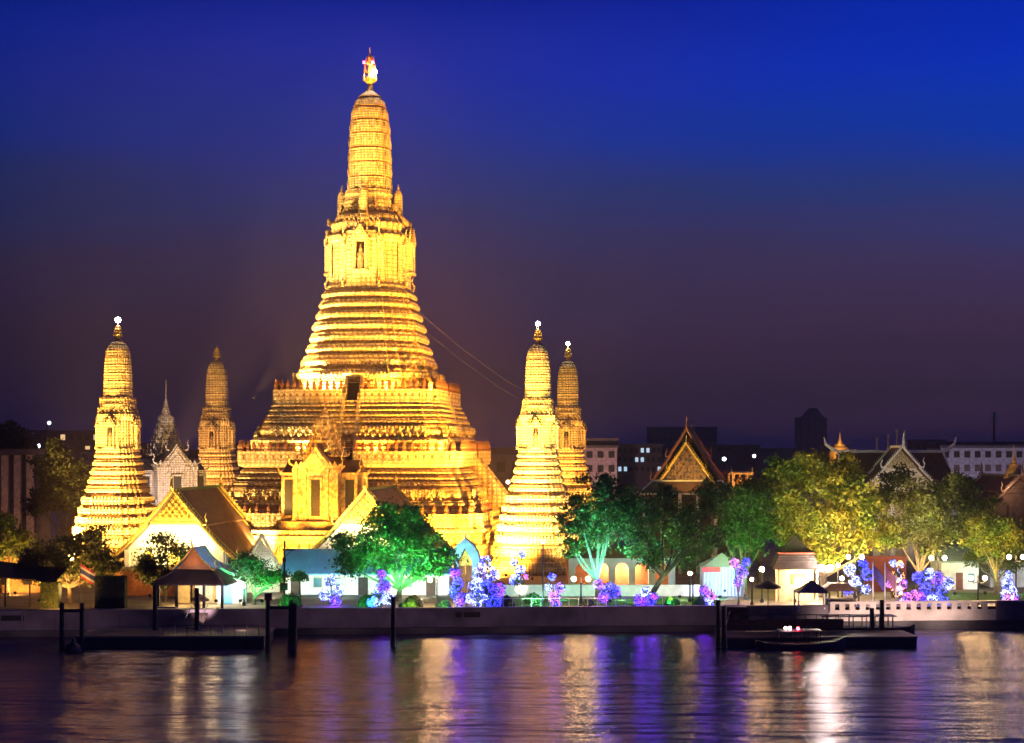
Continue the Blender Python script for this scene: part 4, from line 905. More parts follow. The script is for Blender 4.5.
def tree(name, label, px, Y, blobs, lm, base=None, lean=0, per=40, dens=1.0, leaf=.22, trunk_r=.3, group=None, fork=.45, trunkm=TRUNK, cat='tree'):
    """blobs: (px, py, radius px) in the photo, turned into world space at the tree's own distance"""
    t = thing(name, label, cat, (X(px, Y), Y, GZ), 0, group); k = Y/F
    P = []; cl = []
    ctr = [Vector((X(bx, Y)-X(px, Y), random.uniform(-.35, .35)*br*k, zh(by, Y))) for bx, by, br in blobs]
    outl = [(c+Vector((random.uniform(-1, 1), random.uniform(-.8, .8), random.uniform(-.5, 1)))*br*k*1.05, (0, 0, br*random.uniform(.28, .45))) for c, (bx, by, br) in zip(ctr, blobs) for _ in range(2)]
    for c, (bx, by, br) in list(zip(ctr, blobs))+outl:
        r = br*k; n = max(5, int(dens*9*(r**2)))
        for _ in range(n):
            v = Vector(rng.normal(size=3)); v.normalize(); rr = r*(random.random()**.45)
            p = c+Vector((v.x*rr, v.y*rr, v.z*rr*.85)); cl.append(p)
            m_ = int(per*random.uniform(.5, 1.4)); sp = .34+.13*r**.5
            P.append(rng.normal(size=(m_, 3))*np.array([sp, sp, sp*.6])+np.array(p))
    leaves(np.concatenate(P), leaf, 'crown', lm, t)
    m = MB(); zc = min(c.z for c in ctr); mean = sum(ctr, Vector())/len(ctr)
    fk = Vector((lean*.8+mean.x*.2, 0, max(.8, zc*fork)))
    m.tube([(0, 0, -.05), (lean*.4, .05, fk.z*.5), fk], [trunk_r*1.35, trunk_r, trunk_r*.85], 8)
    for c in ctr:
        mid = (fk+c)/2+Vector((random.uniform(-.3, .3), 0, -.25))
        m.tube([fk-Vector((0, 0, .15)), mid, c], [trunk_r*.6, trunk_r*.4, trunk_r*.15], 6)
        for _ in range(4):
            q = random.choice(cl)
            if (q-c).length < 3.5: m.tube([mid.lerp(c, .5), (mid.lerp(c, .5)+q)/2+Vector((0, 0, .1)), q], [trunk_r*.22, trunk_r*.15, trunk_r*.05], 5)
    m.build('trunk', trunkm, t)
    return t
tree('green_tree', 'large bright green tree with two rounded crowns before the great tower', 398, 171, [(362, 548, 22), (378, 532, 22), (405, 533, 24), (425, 548, 20), (410, 520, 18), (438, 560, 15), (350, 565, 15), (395, 560, 18), (428, 572, 12), (388, 515, 14)], LEAF, lean=.3, leaf=.19, per=44)
tree('teal_tree', 'slender tree lit teal green from below with a pale trunk', 598, 170, [(598, 497, 18), (585, 520, 20), (612, 515, 22), (578, 505, 12), (565, 528, 9), (600, 540, 18), (620, 500, 12), (573, 550, 9), (610, 485, 10)], LEAF, leaf=.2, per=34, trunkm=mat('pale_bark', (.16, .17, .14), .8), dens=.85)
tree('leaning_tree', 'dark branching tree with a leaning trunk in front of the red roofed hall', 648, 166, [(640, 520, 20), (665, 505, 20), (690, 515, 20), (675, 535, 20), (645, 545, 18), (700, 535, 15), (620, 530, 14), (655, 558, 14), (712, 505, 12), (630, 505, 12)], LEAF, lean=1.6, leaf=.19, per=34, dens=.8, fork=.62, trunk_r=.3, trunkm=mat('dark_bark', (.035, .028, .022), .9))
tree('dark_green_tree', 'dark rounded green tree right of the leaning tree', 745, 176, [(735, 525, 18), (752, 515, 18), (745, 545, 17), (765, 530, 14), (722, 535, 12), (755, 500, 14), (730, 505, 12)], LEAF, leaf=.2, per=40)
tree('golden_tree', 'biggest tree of the right bank, lit golden yellow', 822, 176, [(802, 475, 22), (784, 495, 16), (825, 480, 24), (850, 495, 24), (870, 515, 20), (795, 515, 26), (830, 520, 26), (860, 540, 20), (790, 540, 15), (815, 550, 20), (784, 468, 12), (845, 470, 14), (882, 540, 12)], LEAFY, leaf=.22, per=40, trunk_r=.42, dens=.9)
tree('olive_tree', 'sparse olive brown tree between the golden tree and round green tree', 918, 178, [(905, 500, 16), (925, 495, 20), (940, 515, 18), (915, 525, 20), (945, 535, 13), (895, 535, 14), (930, 545, 13), (945, 490, 12)], LEAFO, leaf=.2, per=38, dens=.85, trunk_r=.25)
tree('round_green_tree', 'rounded tree half green half orange near the right edge', 996, 178, [(985, 525, 18), (1003, 528, 17), (990, 545, 14), (975, 535, 12), (1010, 540, 12)], LEAFY, leaf=.18, per=44, trunk_r=.22)
tree('orange_shrub_tree', 'low orange lit tree behind the round green tree', 1000, 184, [(985, 508, 14), (1000, 560, 14), (975, 560, 10), (1012, 565, 10), (965, 512, 8)], LEAFO, leaf=.2, per=30, trunk_r=.2)
tree('orange_lit_tree', 'spreading tree lit orange with dark underside beside the left canopy', 70, 169, [(40, 560, 16), (60, 550, 18), (85, 550, 18), (100, 562, 14), (50, 575, 14), (75, 568, 16), (95, 575, 11), (28, 572, 10), (30, 558, 10), (72, 545, 12), (108, 568, 9)], LEAFO, leaf=.19, per=40, trunk_r=.26, fork=.6)
tree('dark_brown_tree', 'dense tree with brown green crown left of the pier pavilion', 165, 170, [(150, 560, 15), (168, 548, 15), (185, 555, 13), (160, 575, 15), (180, 572, 10), (145, 573, 10)], LEAFO, leaf=.18, per=44, trunk_r=.24)
tree('yellow_left_tree', 'yellow lit tree at the left edge behind the canopy', 8, 178, [(5, 530, 14), (18, 538, 12), (0, 550, 12), (22, 548, 9)], LEAFY, leaf=.2, per=40, trunk_r=.22)
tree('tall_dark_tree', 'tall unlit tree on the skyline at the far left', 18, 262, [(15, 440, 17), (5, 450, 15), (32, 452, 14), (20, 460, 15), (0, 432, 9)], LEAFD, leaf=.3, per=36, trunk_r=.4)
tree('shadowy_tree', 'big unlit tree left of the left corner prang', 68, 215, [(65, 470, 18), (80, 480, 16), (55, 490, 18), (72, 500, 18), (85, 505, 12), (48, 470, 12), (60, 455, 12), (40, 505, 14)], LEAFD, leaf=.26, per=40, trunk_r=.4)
tree('bright_green_bush_tree', 'small neon green lit tree right of the pier pavilion', 254, 167, [(243, 568, 9), (258, 568, 10), (272, 575, 9), (250, 578, 9), (265, 583, 7), (238, 560, 6), (280, 578, 6)], LEAF, leaf=.15, per=44, trunk_r=.18, dens=1.4)
tree('green_ball_tree', 'little round green tree left of the striped marquee', 693, 168, [(690, 557, 11), (700, 553, 9), (685, 562, 7)], LEAF, leaf=.13, per=50, trunk_r=.1, dens=1.8)
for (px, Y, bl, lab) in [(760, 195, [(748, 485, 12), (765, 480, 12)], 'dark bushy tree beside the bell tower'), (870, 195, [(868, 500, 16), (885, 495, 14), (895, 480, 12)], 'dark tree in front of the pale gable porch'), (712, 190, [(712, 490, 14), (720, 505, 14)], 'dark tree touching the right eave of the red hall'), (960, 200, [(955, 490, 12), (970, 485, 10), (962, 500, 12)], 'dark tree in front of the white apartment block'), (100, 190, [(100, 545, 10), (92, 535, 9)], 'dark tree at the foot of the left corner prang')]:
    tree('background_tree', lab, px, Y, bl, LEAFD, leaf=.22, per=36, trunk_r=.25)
def bush(name, label, px, py, Y, r, lm, group, sq=.8):
    t = thing(name, label, 'bush', (X(px, Y), Y, GZ), 0, group); k = Y/F; R_ = r*k
    v = rng.normal(size=(int(520*R_*R_)+200, 3)); v /= np.linalg.norm(v, axis=1)[:, None]; v[:, 2] = np.abs(v[:, 2])
    rr = (R_*(.9+.12*rng.random(len(v)))*(1+.05*np.sin(v[:, 0]*9)*np.cos(v[:, 1]*8)))[:, None]
    zb_ = max(0.05, zh(py, Y)-R_*.7)
    leaves(v*rr*np.array([1, 1, sq*1.5])+np.array([0, 0, 0.0 if zb_ < .6 else zb_]), .1, 'foliage', lm, t)
    MB().lathe(0, 0, [(R_*.3 if zb_ < .6 else .08, 0), (R_*.8 if zb_ < .6 else .08, .1 if zb_ < .6 else zb_), (R_*.86, R_*.5+(0 if zb_ < .6 else zb_)), (R_*.5, R_*sq*1.2+(0 if zb_ < .6 else zb_)), (.02, R_*sq*1.35+(0 if zb_ < .6 else zb_))], 10).build('stem_mass', lm, t, True)
for i, (px, py, Y, r, lab) in enumerate([(413, 600, 164, 10, 'clipped olive bush beneath the large green tree'), (290, 602, 164, 12, 'wide clipped green bush behind the utility pole'), (368, 596, 165, 10, 'green ball bush left of the purple light tree'), (445, 603, 164, 6, 'small green bush left of the white blue light tree'), (533, 600, 168, 9, 'low green bush on the lawn'), (588, 604, 165, 6, 'little green bush under the teal tree'), (672, 603, 165, 8, 'green bush right of the leaning trunk'), (300, 575, 172, 9, 'round green bush by the blue roofed building'), (402, 606, 163, 4, 'tiny bush on the wall edge'), (505, 600, 165, 9, 'dark bush at the right of the big white light tree'), (700, 602, 165, 8, 'bushy plant near the marquee')]):
    bush('clipped_bush', lab, px, py, Y, r, LEAF if i not in (0, 9) else LEAFD, 'clipped bushes along the garden')
# dark hedges behind the left wall
for i, (p0, p1, yt, lab) in enumerate([(42, 60, 583, 'squared dark hedge block left of the orange lit tree trunk'), (96, 126, 577, 'wide dark hedge block left of the pier pavilion')]):
    t = thing('hedge', lab, 'hedge', (X((p0+p1)/2, 164), 164, GZ), 0, 'hedges behind the left river wall'); W_ = (p1-p0)/2*164/F; hh = zh(yt, 164)
    MB().box(-W_, W_, -.6, .6, 0, hh).build('hedge_core', LEAFD, t); v = rng.random((2600, 3))*np.array([2*W_, 1.3, hh])-np.array([W_, .65, 0]); f_ = rng.integers(0, 3, 2600)
    v[f_ == 0, 1] = -.66; v[f_ == 1, 2] = hh+.05; leaves(v, .1, 'foliage', LEAFO, t)

# ------------------------------------------------------------------ light-decorated topiary
LC = {'blue': emi('blue_fairy_lights', (.02, .03, 1), 5), 'purple': emi('purple_fairy_lights', (.15, .02, 1), 4.5), 'white': emi('white_fairy_lights', (.36, .42, 1), 4.5), 'pink': emi('pink_fairy_lights', (1, .16, .6), 3), 'gold': emi('gold_fairy_lights', (1, .4, .06), 3.5)}
LCOL = {'blue': (.02, .03, 1), 'purple': (.22, .02, 1), 'white': (.3, .35, 1), 'pink': (1, .3, .6), 'gold': (1, .5, .12)}
MIXC = {'blue': 'blue', 'purple': 'blue', 'white': 'blue', 'pink': 'purple', 'gold': 'white'}
def fairy(label, px, Y, balls, stem_=True):
    t = thing('light_tree', label, 'decorated tree', (X(px, Y), Y, GZ), 0, 'small trees wrapped in coloured lights'); k = Y/F
    st = MB(); st.tube([(0, 0, 0), (.1, 0, .6), (0, 0, 1.2)], [.14, .1, .08])
    for bi, (bx, by, r, c) in enumerate(balls):
        cx, cz, R_ = X(bx, Y)-X(px, Y), zh(by, Y), r*k*.95; cy = random.uniform(-.3, .3)
        if cz < R_*.7: cz = R_*.7
        v = rng.normal(size=(int(620*R_*R_)+110, 3)); v /= np.linalg.norm(v, axis=1)[:, None]
        f_ = leaves(v*R_*(.45+.75*rng.random(len(v)))[:, None]+np.array([cx, cy, cz]), .11, 'foliage_ball', LEAF, t)
        for cc, share in ((c, 1.0), (MIXC[c], .5)):
            sp = MB(); n = int((20+60*R_)*share); d = Vector(rng.normal(size=3)).normalized(); hd = Vector(rng.normal(size=3))
            pts = []
            for i in range(n*4):          # an untidy string of bulbs wandering over the clump
                hd = (hd*.6+Vector(rng.normal(size=3))*.6).normalized(); d = (d+hd*.2/max(R_, .35)).normalized()
                if i % 2 == 0: pts.append(d*R_*random.uniform(.55, 1.25)+Vector((cx, cy, cz)))
            sp.tube(pts, [random.choice((.006, .006, .03, .048)) for _ in pts], 3)
            sp.build('light_string', LC[cc], f_)
        if bi % 3 == 0: light('POINT', (cx, cy-R_-.35, cz), LCOL[c], 170 if c in ('blue', 'purple') else 60, size=.3, parent=t)
        st.tube([(0, 0, min(1.0, max(.2, cz*.5))), (cx*.6, cy*.5, cz*.75), (cx, cy, cz)], [.07, .06, .04], 5)
    st.build('trunk', TRUNK, t)
    return t
fairy('tall cone shaped light tree glowing purple and white under the green tree', 380, 163.5, [(381, 575, 5, 'purple'), (384, 586, 7, 'purple'), (378, 597, 8, 'white'), (388, 599, 6, 'white'), (372, 603, 5, 'blue')])
fairy('white dotted light tree in front of the blue roofed building', 332, 166, [(330, 580, 6, 'white'), (338, 590, 6, 'white'), (325, 595, 6, 'white'), (335, 601, 6, 'purple')])
fairy('purple blue light tree immediately left of the largest one', 457, 164, [(455, 572, 5, 'purple'), (458, 584, 6, 'blue'), (453, 592, 6, 'blue'), (461, 600, 7, 'purple')])
fairy('largest blue white light tree right of the blue pointed gate', 485, 163.5, [(486, 562, 6, 'white'), (480, 573, 7, 'white'), (492, 575, 7, 'white'), (476, 585, 8, 'white'), (487, 589, 9, 'blue'), (498, 590, 8, 'purple'), (480, 600, 8, 'white'), (493, 602, 8, 'blue'), (470, 598, 6, 'white')])
fairy('slim white cloud pruned light tree before the bright right prang', 519, 167, [(522, 554, 4, 'white'), (514, 562, 4, 'white'), (520, 570, 5, 'white'), (516, 580, 6, 'white'), (526, 577, 3, 'pink')])
fairy('narrow violet light tree on the lawn left of the double lamp', 554, 165, [(552, 577, 4, 'blue'), (549, 587, 4, 'white'), (560, 588, 5, 'purple'), (554, 597, 6, 'pink'), (556, 604, 5, 'purple')])
fairy('round violet blue light bush under the teal tree', 607, 165, [(598, 584, 5, 'purple'), (608, 590, 8, 'blue'), (615, 592, 6, 'purple'), (603, 597, 6, 'purple')])
fairy('low violet white light bush at the foot of the leaning trunk', 646, 164, [(640, 600, 6, 'purple'), (650, 602, 6, 'blue'), (646, 592, 5, 'white'), (654, 596, 4, 'purple')])
fairy('pinkish white light bush left of the marquee', 706, 165, [(704, 590, 5, 'purple'), (710, 596, 6, 'pink'), (708, 603, 6, 'white')])
fairy('violet light tree right of the marquee', 738, 167, [(734, 563, 5, 'pink'), (742, 572, 6, 'purple'), (746, 562, 4, 'blue'), (738, 582, 5, 'purple')])
fairy('blue white light bush near the bright white lamp, right bank', 858, 167, [(850, 570, 6, 'white'), (862, 565, 6, 'blue'), (868, 575, 6, 'blue'), (856, 582, 6, 'white'), (848, 590, 5, 'blue'), (866, 589, 5, 'white')])
fairy('tall orange and pink light figure beside the flagpoles', 900, 167, [(893, 563, 4, 'white'), (900, 565, 4, 'gold'), (898, 576, 6, 'gold'), (903, 584, 5, 'pink'), (896, 592, 6, 'gold'), (890, 584, 4, 'pink')])
fairy('low pink white light bush right of the flagpoles', 912, 166, [(908, 597, 5, 'pink'), (916, 595, 5, 'pink'), (904, 602, 4, 'white')])
fairy('wide blue light bush mound left of the lone double lamp', 935, 167, [(918, 578, 6, 'blue'), (928, 574, 6, 'white'), (938, 578, 7, 'purple'), (948, 583, 6, 'white'), (926, 588, 7, 'blue'), (940, 592, 7, 'blue'), (932, 600, 6, 'white'), (945, 602, 5, 'blue'), (920, 598, 6, 'purple')])
fairy('white snowman shaped light figure at the right edge', 1009, 168, [(1009, 575, 4, 'white'), (1008, 584, 6, 'white'), (1009, 594, 8, 'white'), (1010, 602, 8, 'pink')])

# ------------------------------------------------------------------ lamp posts
LWARM = emi('warm_lamp_glow', (1, .62, .22), 330); LCOOL = emi('white_lamp_glow', (1, .85, .68), 520); LYEL = emi('yellow_lamp_glow', (1, .66, .25), 260)
def lamp(label, px, py, Y, glow=LWARM, r=.24, arm=.75, heads=2):
    t = thing('garden_lamp', label, 'lamp post', (X(px, Y), Y, GZ), 0, 'garden lamp posts'); z_ = zh(py, Y)
    MB().lathe(0, 0, [(.2, 0), (.2, .3), (.09, .45), (.07, z_-.1), (.1, z_), (.03, z_+.35)], 8).build('post', METAL, t)
    hs = [0] if heads == 1 else [-arm, arm]
    for s_ in hs:
        if heads > 1: MB().tube([(0, 0, z_-.4), (s_*.6, 0, z_-.55), (s_, 0, z_-.25)], .04, 5).build('arm', METAL, t)
        ball(t, (s_, 0, z_+(.0 if heads > 1 else .4)), r, glow, 'globe')
    return t
lamp('double headed garden lamp in front of the bright right prang', 581, 579, 163.5)
lamp('double headed lamp under the green tree, near the purple tree', 437, 580, 165)
lamp('lone double headed lamp on the right bank lawn, before the hedge', 978, 578, 167, LYEL)
lamp('double headed lamp behind the round green tree', 1016, 557, 172, LYEL)
lamp('double headed lamp beside the blue grey roofed house', 938, 558, 176, LYEL)
lamp('very bright white lamp right of the pagoda pavilion', 826, 568, 168, LCOOL, .34, .5)
lamp('double headed lamp left of the flagpoles under the golden tree', 855, 557, 174, LYEL)
lamp('tall dark post lamp before the bright right prang', 543, 546, 167, LWARM, .1, heads=1)
lamp('lamp left of the pagoda pavilion', 762, 573, 169, LWARM, heads=1, r=.26)
lamp('lamp under the yellow part of golden tree', 842, 582, 168, LWARM, heads=1, r=.22)
lamp('lamp with one globe near the arched gallery', 690, 577, 170, LWARM, heads=1, r=.2)

lamp('small lamp over the low roofed stall beneath the golden tree', 838, 569, 170, LWARM, heads=1, r=.2)
lamp('slim lamp directly left of the flagpoles and light bush', 812, 571, 173, LCOOL, heads=1, r=.2)
lamp('slim lamp between the marquee and the thatched parasol', 752, 583, 166, LYEL, heads=1, r=.18)
lamp('lamp between the pale gateway and the blue sheet roof', 244, 590, 166, LCOOL, heads=1, r=.14)
# ------------------------------------------------------------------ pier things
ul = thing('utility_pole', 'black utility pole with crossarm and box by the left pier', 'utility pole', (X(284, 162.5), 162.8, GZ), 0); zt_ = zh(541, 162.8)
MB().tube([(0, 0, 0), (0, 0, zt_)], [.14, .1]).build('pole', METAL, ul); MB().box(-.2, 1.2, -.06, .06, zt_-1.0, zt_-.85).build('crossarm', METAL, ul); MB().tube([(0, 0, zt_-1.7), (.8, 0, zt_-1.0)], .04).build('brace', METAL, ul)
MB().cbox(0, -.2, zh(590, 162.8), .75, .4, .75).build('junction_box', METAL, ul); MB().cbox(0, -.1, zt_-2.2, .35, .25, .5).build('transformer', METAL, ul)
# left pontoon
PW = mat('pontoon_deck', (.22, .16, .12), .7, 0, .3, 1)
lp = thing('left_pontoon', 'long dark floating pontoon at the left pier', 'pontoon', (X(175, 152), 152, 0), R(1))
x0_, x1_ = X(85, 152)-X(175, 152), X(268, 152)-X(175, 152)
MB().box(x0_, x1_, -3, 4, -.3, .95).build('hull', WETD, lp); MB().box(x0_-.1, x1_+.1, -3.1, 4.1, .953, 1.12).build('deck', PW, lp)
for i in range(9): MB().tube([(x0_+8.2+i*1.15, -2.6, 1.12), (x0_+8.2+i*1.15, -2.6, 2.1)], .04, 5).build('railing_post', PAINTW if i % 2 else METAL, lp)
MB().tube([(x0_+8.2, -2.6, 2.1), (x0_+17.4, -2.6, 2.1)], .03, 5).build('handrail', METAL, lp)
gw = thing('gangway', 'small gangway from the river wall to the left pontoon', 'gangway', (X(200, 159), 159, 1.15), R(2)); MB().add([(-.8, 0, 1.1), (.8, 0, 1.1), (.8, -4, .03), (-.8, -4, .03), (-.8, 0, .98), (.8, 0, .98), (.8, -4, -.02), (-.8, -4, -.02)], [(3,2,1,0),(4,5,6,7),(0,1,5,4),(1,2,6,5),(2,3,7,6),(3,0,4,7)]).build('walkway', PW, gw); MB().tube([(-.8, 0, 2.0), (-.8, -4, 1.0)], .04).tube([(.8, 0, 2.0), (.8, -4, 1.0)], .04).build('handrail', METAL, gw)
# piles
def piles(label, pts, Y, group, beam=None):
    t = thing('mooring_piles', label, 'mooring piles', (X(pts[0][0], Y), Y, 0), 0, group)
    for (px, yt, dx) in pts:
        x = X(px, Y)-X(pts[0][0], Y); MB().tube([(x, 0, -1), (x+dx, 0, Z(yt, Y))], [.26, .22], 8).build('pile', WOOD, t)
    if beam: MB().box(X(beam[0], Y)-X(pts[0][0], Y), X(beam[1], Y)-X(pts[0][0], Y), -.15, .15, Z(beam[2], Y)-.3, Z(beam[2], Y)).build('crossbeam', WOOD, t)
piles('pair of dark timber piles joined by a beam near the far left', [(62, 603, 0), (82, 603, 0)], 148, 'mooring piles in the river', (60, 84, 609))
piles('dark timber pile group with a beam beside the orange box', [(268, 600, 0), (290, 600, .1), (294, 603, .1)], 147, 'mooring piles in the river', (266, 296, 606))
piles('single thick pile alone in front of the wall', [(393, 597, 0)], 150, 'mooring piles in the river')
piles('dark piles at the left end of the right pontoon', [(718, 600, 0), (724, 606, 0)], 149, 'mooring piles in the river')
piles('tall pile at the right end of the pontoon', [(882, 600, 0), (872, 608, 0)], 155, 'mooring piles in the river')
piles('thin dark pile beside the yellow lit pavilion', [(155, 585, 0), (197, 588, 0)], 154, 'mooring piles in the river')
ob = thing('orange_crate', 'small orange box on top of the dark timber piles', 'box', (X(268, 147), 147, Z(600, 147)), .2); MB().box(-.35, .35, -.3, .3, 0, .55).build('crate_body', mat('orange_plastic', (.75, .2, .04), .5), ob); MB().box(-.39, .39, -.34, .34, .553, .64).build('rim', bpy.data.materials['orange_plastic'], ob)
by = thing('mooring_buoy', 'worn round buoy floating between the far left piles', 'buoy', (X(73, 146), 146, .1), 0)
m = MB(); m.lathe(0, 0, [(.02, -.7), (.6, -.5), (.85, 0), (.65, .5), (.2, .75), (.15, .9)], 14); m.build('float', mat('buoy_paint', (.14, .08, .05), .7, 0, .5), by, True); MB().lathe(0, 0, [(.16, .9), (.16, 1.05), (.05, 1.1)], 8).build('ring', METAL, by)
# parasols
def parasol(label, px, py, Y, r, m_, thatch=False):
    t = thing('parasol', label, 'parasol', (X(px, Y), Y, GZ), 0, 'parasols on the piers'); z_ = zh(py, Y)
    MB().tube([(0, 0, -.6), (0, 0, z_)], .05).build('pole', METAL, t)
    MB().lathe(0, 0, [(r, z_-.62), (r*1.01, z_-.5), (r*.8, z_-.3), (r*.4, z_-.05), (.05, z_+.15)], 14).build('canopy', m_, t, False)
THATCH = mat('thatch', (.16, .09, .06), .95, 0, .4, 5, .8, 14)
parasol('brown thatched parasol left of the pointed tent', 768, 582, 163, 1.35, THATCH)
parasol('dark mushroom parasol in front of the yellow pavilion', 200, 595, 163, .95, THATCH)
pt = thing('pointed_tent', 'small pale pyramid roofed shelter on the right pier', 'shelter', (X(811, 163), 162.6, GZ-.2), 0); z0_, z1_ = Z(592, 162.6)-GZ+.2, Z(581, 162.6)-GZ+.2
MB().loft([[(-1.75, -1.4, z0_), (1.75, -1.4, z0_), (1.75, 1.4, z0_), (-1.75, 1.4, z0_)], [(-.05, -.05, z1_+.1), (.05, -.05, z1_+.1), (.05, .05, z1_+.1), (-.05, .05, z1_+.1)]]).build('pyramid_roof', mat('canvas', (.35, .3, .25), .8), pt)
for x_ in (-1.6, 1.6):
    for y_ in (-1.25, 1.25): MB().cbox(x_, y_, 0, .12, .12, z0_).build('post', PAINTW, pt)
lo = thing('low_roof_stall', 'dark low roofed stall right of the pointed tent', 'stall', (X(838, 165), 165, GZ), 0); MB().prism([(-1.9, 1.7), (1.9, 1.7), (.9, 2.5), (-.9, 2.5)], -1, 1).build('roof', THATCH, lo)
for x_ in (-1.6, 1.6): MB().cbox(x_, -.9, 0, .12, .12, 1.7).build('post', WOOD, lo)
MB().box(-1.5, 1.5, -.8, .6, 0, .9).build('counter', WOOD, lo)
# right pontoon with deck, rail
rp = thing('right_pontoon', 'long dark floating pontoon with rails on the right bank', 'pontoon', (X(815, 152), 152, 0), R(2))
x0_, x1_ = X(722, 152)-X(815, 152), X(910, 152)-X(815, 152)
MB().box(x0_, x1_, -2.6, 2.5, -.3, .85).build('hull', WETD, rp); MB().box(x0_-.1, x1_+.1, -2.7, 2.6, .853, 1.0).build('deck', mat('red_deck', (.3, .14, .08), .7), rp)
for i in range(12): MB().tube([(x0_+1+i*1.1, 2.3, 1), (x0_+1+i*1.1, 2.3, 2.6)], .05, 5).build('railing_post', METAL, rp)
MB().tube([(x0_+1, 2.3, 2.6), (x0_+13.1, 2.3, 2.6)], .05, 5).build('handrail', METAL, rp); MB().box(x0_+1, x0_+12.5, 2.2, 2.24, 1.2, 2.2).build('rail_panel', WOOD, rp)
# covered stall & chute at left end
bt_ = thing('ferry_boat', 'small dark boat with a lilac cabin moored at the right pontoon', 'boat', (X(797, 149), 148.0, 0), R(3))
m = MB(); prf = [(-4.2, .15, .9), (-3.4, .8, .7), (-1.5, 1.1, .6), (1.5, 1.1, .6), (3.3, .8, .75), (4.6, .1, 1.2)]
rings = [[(x, -w_, zt2), (x, -w_*.55, -.3), (x, w_*.55, -.3), (x, w_, zt2)] for x, w_, zt2 in prf]
m.loft(rings); m.build('hull', mat('boat_hull', (.10, .06, .09), .5), bt_)
MB().box(-2.0, 2.0, -.8, .8, 1.75, 1.86).build('cabin_roof', mat('boat_roof', (.25, .2, .32), .6), bt_)
for x_ in (-1.9, -.6, .7, 1.9):
    for y_ in (-.75, .75): MB().cbox(x_, y_, .6, .07, .07, 1.15).build('roof_post', METAL, bt_)
ball(bt_, (-.3, -.9, 2.05), .16, emi('boat_red_lamp', (1, .03, .05), 40), 'red_lamp'); ball(bt_, (-1.1, -.9, 2.1), .17, emi('boat_white_lamp', (1, .75, .5), 30), 'white_lamp'); ball(bt_, (-1.5, -.9, 2.1), .14, bpy.data.materials['boat_white_lamp'], 'white_lamp')
lt = thing('long_boat', 'long narrow boat with a row of seats beside the right pontoon end', 'boat', (X(862, 156), 157.2, .25), R(3))
m = MB(); rings = [[(x, -w_, zt2), (x, -w_*.5, -.3), (x, w_*.5, -.3), (x, w_, zt2)] for x, w_, zt2 in [(-5.5, .1, 1.2), (-4, .8, .8), (3.5, .9, .8), (5.0, .5, .9), (5.7, .05, 1.1)]]
m.loft(rings); m.build('hull', WOOD, lt); MB().box(-4, 3.6, -.95, .95, 1.903, 2.0).build('awning', mat('awning_cloth', (.3,.22,.2), .8), lt)
for i in range(6): MB().box(-3.6+i*1.35, -3.5+i*1.35, -.85, -.75, .7, 1.9).box(-3.6+i*1.35, -3.5+i*1.35, .75, .85, .7, 1.9).build('awning_post', METAL, lt)
sb = thing('pier_cabin', 'small dark cabin with ladder at the left end of the right pontoon', 'cabin', (X(735, 157), 157, .9), 0)
MB().box(-1.1, 1.2, -1, 1, .1, 1.9).build('cabin_wall', WOOD, sb); MB().prism([(-1.3, 1.9), (1.4, 1.9), (1.1, 2.3), (-.9, 2.3)], -1.2, 1.2).build('cabin_roof', WOOD, sb); MB().tube([(-1.6, -1.2, .0), (-1.0, -1.1, 2.2)], .05).tube([(-1.2, -1.2, .0), (-.6, -1.1, 2.2)], .05).build('ladder', PAINTW, sb)
MB().box(-.3, .4, -1.05, -.98, .1, 1.7).build('door', BROWNW, sb)
# flagpoles
flg = mat('striped_flag', (.5, .2, .35), .8)
for px, yt, lab in ((873, 562, 'left flagpole of three, with a blue cloth'), (885, 563, 'middle flagpole of three, with a pinkish cloth'), (896, 575, 'right and shortest flagpole of three')):
    t = thing('flagpole', lab, 'flagpole', (X(px, 165.5), 165.5, GZ), 0, 'three white flagpoles on the right bank'); z_ = zh(yt, 165.5)
    MB().tube([(0, 0, 0), (0, 0, z_)], .07).build('pole', PAINTW, t); MB().lathe(0, 0, [(.05, z_), (.11, z_+.1), (.02, z_+.2)], 8).build('cap', GILT, t)
    if px < 890:
        n = 8; vs = []; cc = .9
        for i in range(n+1):
            x = .07+i/n*1.1; vs += [(x, .08*math.sin(i*1.1), z_-.3-i*.16), (x, .08*math.sin(i*1.1+.5), z_-1.5-i*.22)]
        MB().add(vs, [(2*i, 2*i+2, 2*i+3, 2*i+1) for i in range(n)]).build('flag', mat('flag_blue', (.12,.1,.5), .8) if px < 880 else flg, t)
# thai flag at left
tf = thing('national_flag', 'flag with red white and blue stripes on a pole, left bank', 'flag', (X(80, 163.5), 163.5, GZ), 0); z_ = zh(564, 163.5)
MB().tube([(0, 0, 0), (0, 0, z_+.1)], .05).build('pole', METAL, tf)
cl = [('flag_red', (.45, .05, .04)), ('flag_white', (.6, .55, .5)), ('flag_navy', (.04, .05, .2)), ('flag_navy', None), ('flag_white', None), ('flag_red', None)]
for j, (nm, c) in enumerate(cl):
    mm = mat(nm, c, .8) if c else bpy.data.materials[nm]; n = 7; vs = []
    for i in range(n+1):
        x = .05+i/n*1.5; y_ = .1*math.sin(i*1.0); dz = -i*.12; vs += [(x, y_, z_-j*.24+dz), (x, y_, z_-(j+1)*.24+dz)]
    MB().add(vs, [(2*i, 2*i+2, 2*i+3, 2*i+1) for i in range(n)]).build('stripe', mm, tf)
# fence rail on the left quay + garden fence
fc = thing('garden_railing', 'thin pale railing along the lawn edge between the light trees', 'railing', (X(560, 163), bankY(5)+2.2, GZ), R(4))
MB().tube([(-9, 0, .95), (11, 0, .95)], .03, 5).build('handrail', PAINTW, fc)
for i in range(21): MB().tube([(-9+i, 0, 0), (-9+i, 0, .95)], .025, 5).build('railing_post', PAINTW, fc)
